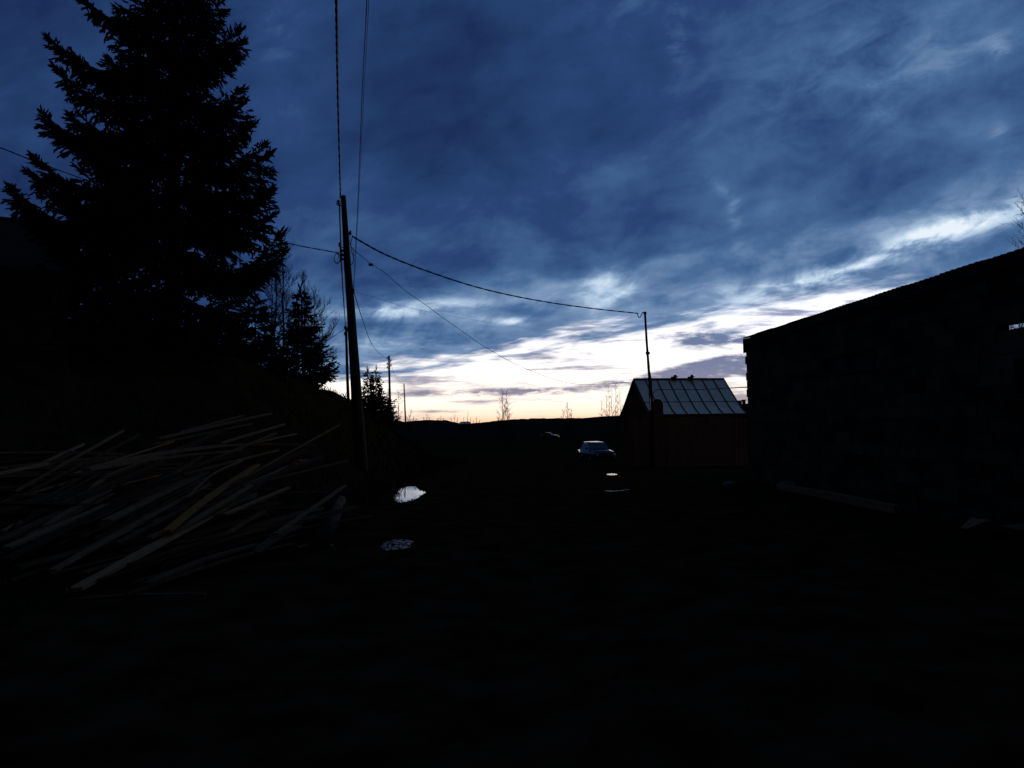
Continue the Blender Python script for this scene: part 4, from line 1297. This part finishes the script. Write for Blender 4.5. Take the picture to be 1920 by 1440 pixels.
PALE, GREY, DARK, HONEY, BARKY = woods
KEY = [
    ([(138, 1103, 7.35), (432, 943, 10.4)], .21, .035, PALE, 'wide pale board slanting down to the front left of the heap', .15),
    ([(312, 994, 8.9), (395, 928, 10.2), (482, 870, 12.0)], .115, .03, HONEY, 'narrow honey-coloured board crossing above the wide pale board', .1),
    ([(160, 877, 9.3), (300, 848, 10.6), (420, 833, 11.9), (500, 831, 12.7), (588, 833, 13.4)], .15, .04, GREY, 'long bowed grey board over the middle of the heap', .05),
    ([(165, 879, 9.15), (300, 857, 10.4), (450, 842, 11.8)], .10, .03, GREY, 'straight grey board just below the long bowed one', .05),
    ([(294, 821, 11.4), (400, 797, 12.5), (505, 774, 13.7)], .16, .035, GREY, 'topmost grey board of the heap', .1),
    ([(340, 809, 12.1), (455, 778, 13.2)], .10, .03, GREY, 'short grey board lying on the topmost board', .0),
    ([(288, 831, 11.3), (470, 793, 13.2)], .07, .025, GREY, 'thin lath just below the topmost board', .0),
    ([(415, 829, 12.0), (533, 794, 13.3)], .05, .03, PALE, 'pale thin edge-on lath sticking up right of centre', .0),
    ([(480, 828, 12.6), (556, 812, 13.6)], .045, .025, PALE, 'short pale lath above the end of the bowed board', .0),
    ([(-40, 891, 7.6), (0, 885, 7.8), (86, 867, 8.3)], .12, .03, PALE, 'pale board end poking in from the left edge', .1),
    ([(198, 974, 8.8), (385, 884, 11.3)], .14, .03, GREY, 'grey board with a bright sawn end, left of centre', .1),
    ([(345, 935, 10.0), (395, 890, 10.9), (450, 866, 12.0)], .12, .02, GREY, 'twisted bluish-grey board behind the honey-coloured one', .6),
    ([(98, 1067, 7.6), (390, 905, 10.9)], .10, .03, GREY, 'long narrow board parallel to the wide pale one, left of it', .1),
    ([(8, 1047, 7.5), (330, 888, 10.7)], .14, .03, BARKY, 'dark bark-edged board at the far left of the heap', .1),
    ([(12, 1025, 7.8), (200, 945, 9.3)], .12, .03, GREY, 'short grey board crossing the dark bark-edged one', .0),
    ([(440, 917, 11.0), (562, 864, 12.6)], .06, .03, PALE, 'thin pale lath slanting up towards the right of the heap', .0),
    ([(556, 861, 12.5), (586, 862, 12.9)], .11, .04, PALE, 'short pale offcut at the right tip of the heap', .0),
    ([(408, 1010, 9.6), (450, 982, 10.1), (496, 956, 10.7)], .07, .03, GREY, 'short lath on the right flank of the heap', .0),
    ([(515, 1000, 9.9), (646, 909, 12.0)], .10, .03, GREY, 'board at the right foot of the heap pointing at the puddle', .2),
    ([(425, 950, 10.3), (520, 925, 11.0), (616, 921, 11.6)], .08, .03, DARK, 'dark board on the right slope under the pointing board', .0),
    ([(305, 1085, 8.1), (330, 1065, 8.4), (382, 1062, 8.5)], .13, .03, GREY, 'broken forked scrap in front of the heap', .2),
    ([(130, 1157, 7.2), (250, 1146, 7.35), (385, 1141, 7.4)], .05, .02, DARK, 'thin strip lying alone on the mud before the heap', .0),
    ([(560, 1028, 10.2), (585, 1022, 10.35), (624, 1030, 10.2)], .08, .03, GREY, 'small scrap at the near end of the round log', .0),
]
for pts, w, th, mt_, lab, roll in KEY:
    pw = [P(*p) for p in pts]
    for p in pw:
        p.z = max(p.z, ground_z(p.x, p.y) + th + .005)
    board(pw, w, th, mt_, lab, True, roll)


def heap_top(x, y):
    return base_z(x, y) + 0.95 * math.exp(-((x + 4.9) / 2.0) ** 2 - ((y - 11.2) / 2.6) ** 2)


for k in range(110):
    L = rng.uniform(1.8, 3.6); yc = rng.uniform(8.6, 12.6); xc = rng.uniform(-7.2, -3.1) + .1 * (yc - 10)
    a = R(rng.gauss(74, 9)); dv = Vector((math.cos(a), math.sin(a), 0))
    h1, h2 = rng.random() ** .6, 0
    A = Vector((xc, yc, 0)) - dv * L / 2; B = Vector((xc, yc, 0)) + dv * L / 2
    lift = (heap_top(xc, yc) - base_z(xc, yc)) * h1 * .72 + .03
    A.z = base_z(A.x, A.y) + lift * rng.uniform(.5, .9); B.z = base_z(B.x, B.y) + lift * rng.uniform(.85, 1.1)
    mid = (A + B) / 2 + Vector((0, 0, rng.uniform(-.02, .06)))
    board([A, mid, B], rng.uniform(.05, .14), rng.uniform(.02, .035), (BARKY, DARK, DARK, BARKY, DARK, DARK)[k % 6], 'dark weathered board jumbled in the body of the heap', True, rng.uniform(-.5, .5))
for k in range(68):                               # straight thin laths fanned over the surface
    px0, py0 = rng.uniform(-20, 470), rng.uniform(880, 1040)
    if py0 > 1075 - max(0, px0 - 120) * .33: continue
    d0 = 7.3 + (1090 - py0) * .0165 + max(0, px0 - 200) * .002; sl = rng.gauss(.47, .12) - .0004 * (1060 - py0); dl = rng.uniform(90, 230)
    A = P(px0, py0, d0); B = P(px0 + dl, py0 - dl * sl, d0 + dl * .0105)
    for p in (A, B): p.z = max(p.z, ground_z(p.x, p.y) + .04)
    board([A, B], rng.uniform(.03, .11), rng.uniform(.018, .035), (GREY, DARK, GREY, PALE, DARK)[k % 5], 'thin straight lath fanned over the surface of the heap', True, rng.uniform(-.3, .3))
# the round log at the foot of the heap
a = on_ray(600, 1036); b = on_ray(640, 948)
a.z = ground_z(a.x, a.y) + .09; b.z = ground_z(b.x, b.y) + .08
m = MB(); m.tube([a, a.lerp(b, .33), a.lerp(b, .66), b], [.12, .125, .115, .10], 14)
tag(m.build('log', mat('wet_log', (.022, .016, .010), (.045, .032, .02), 6, .9, spec=.08, bump=.4), None, True), 'dark short log lying on the mud right of the heap', 'log')
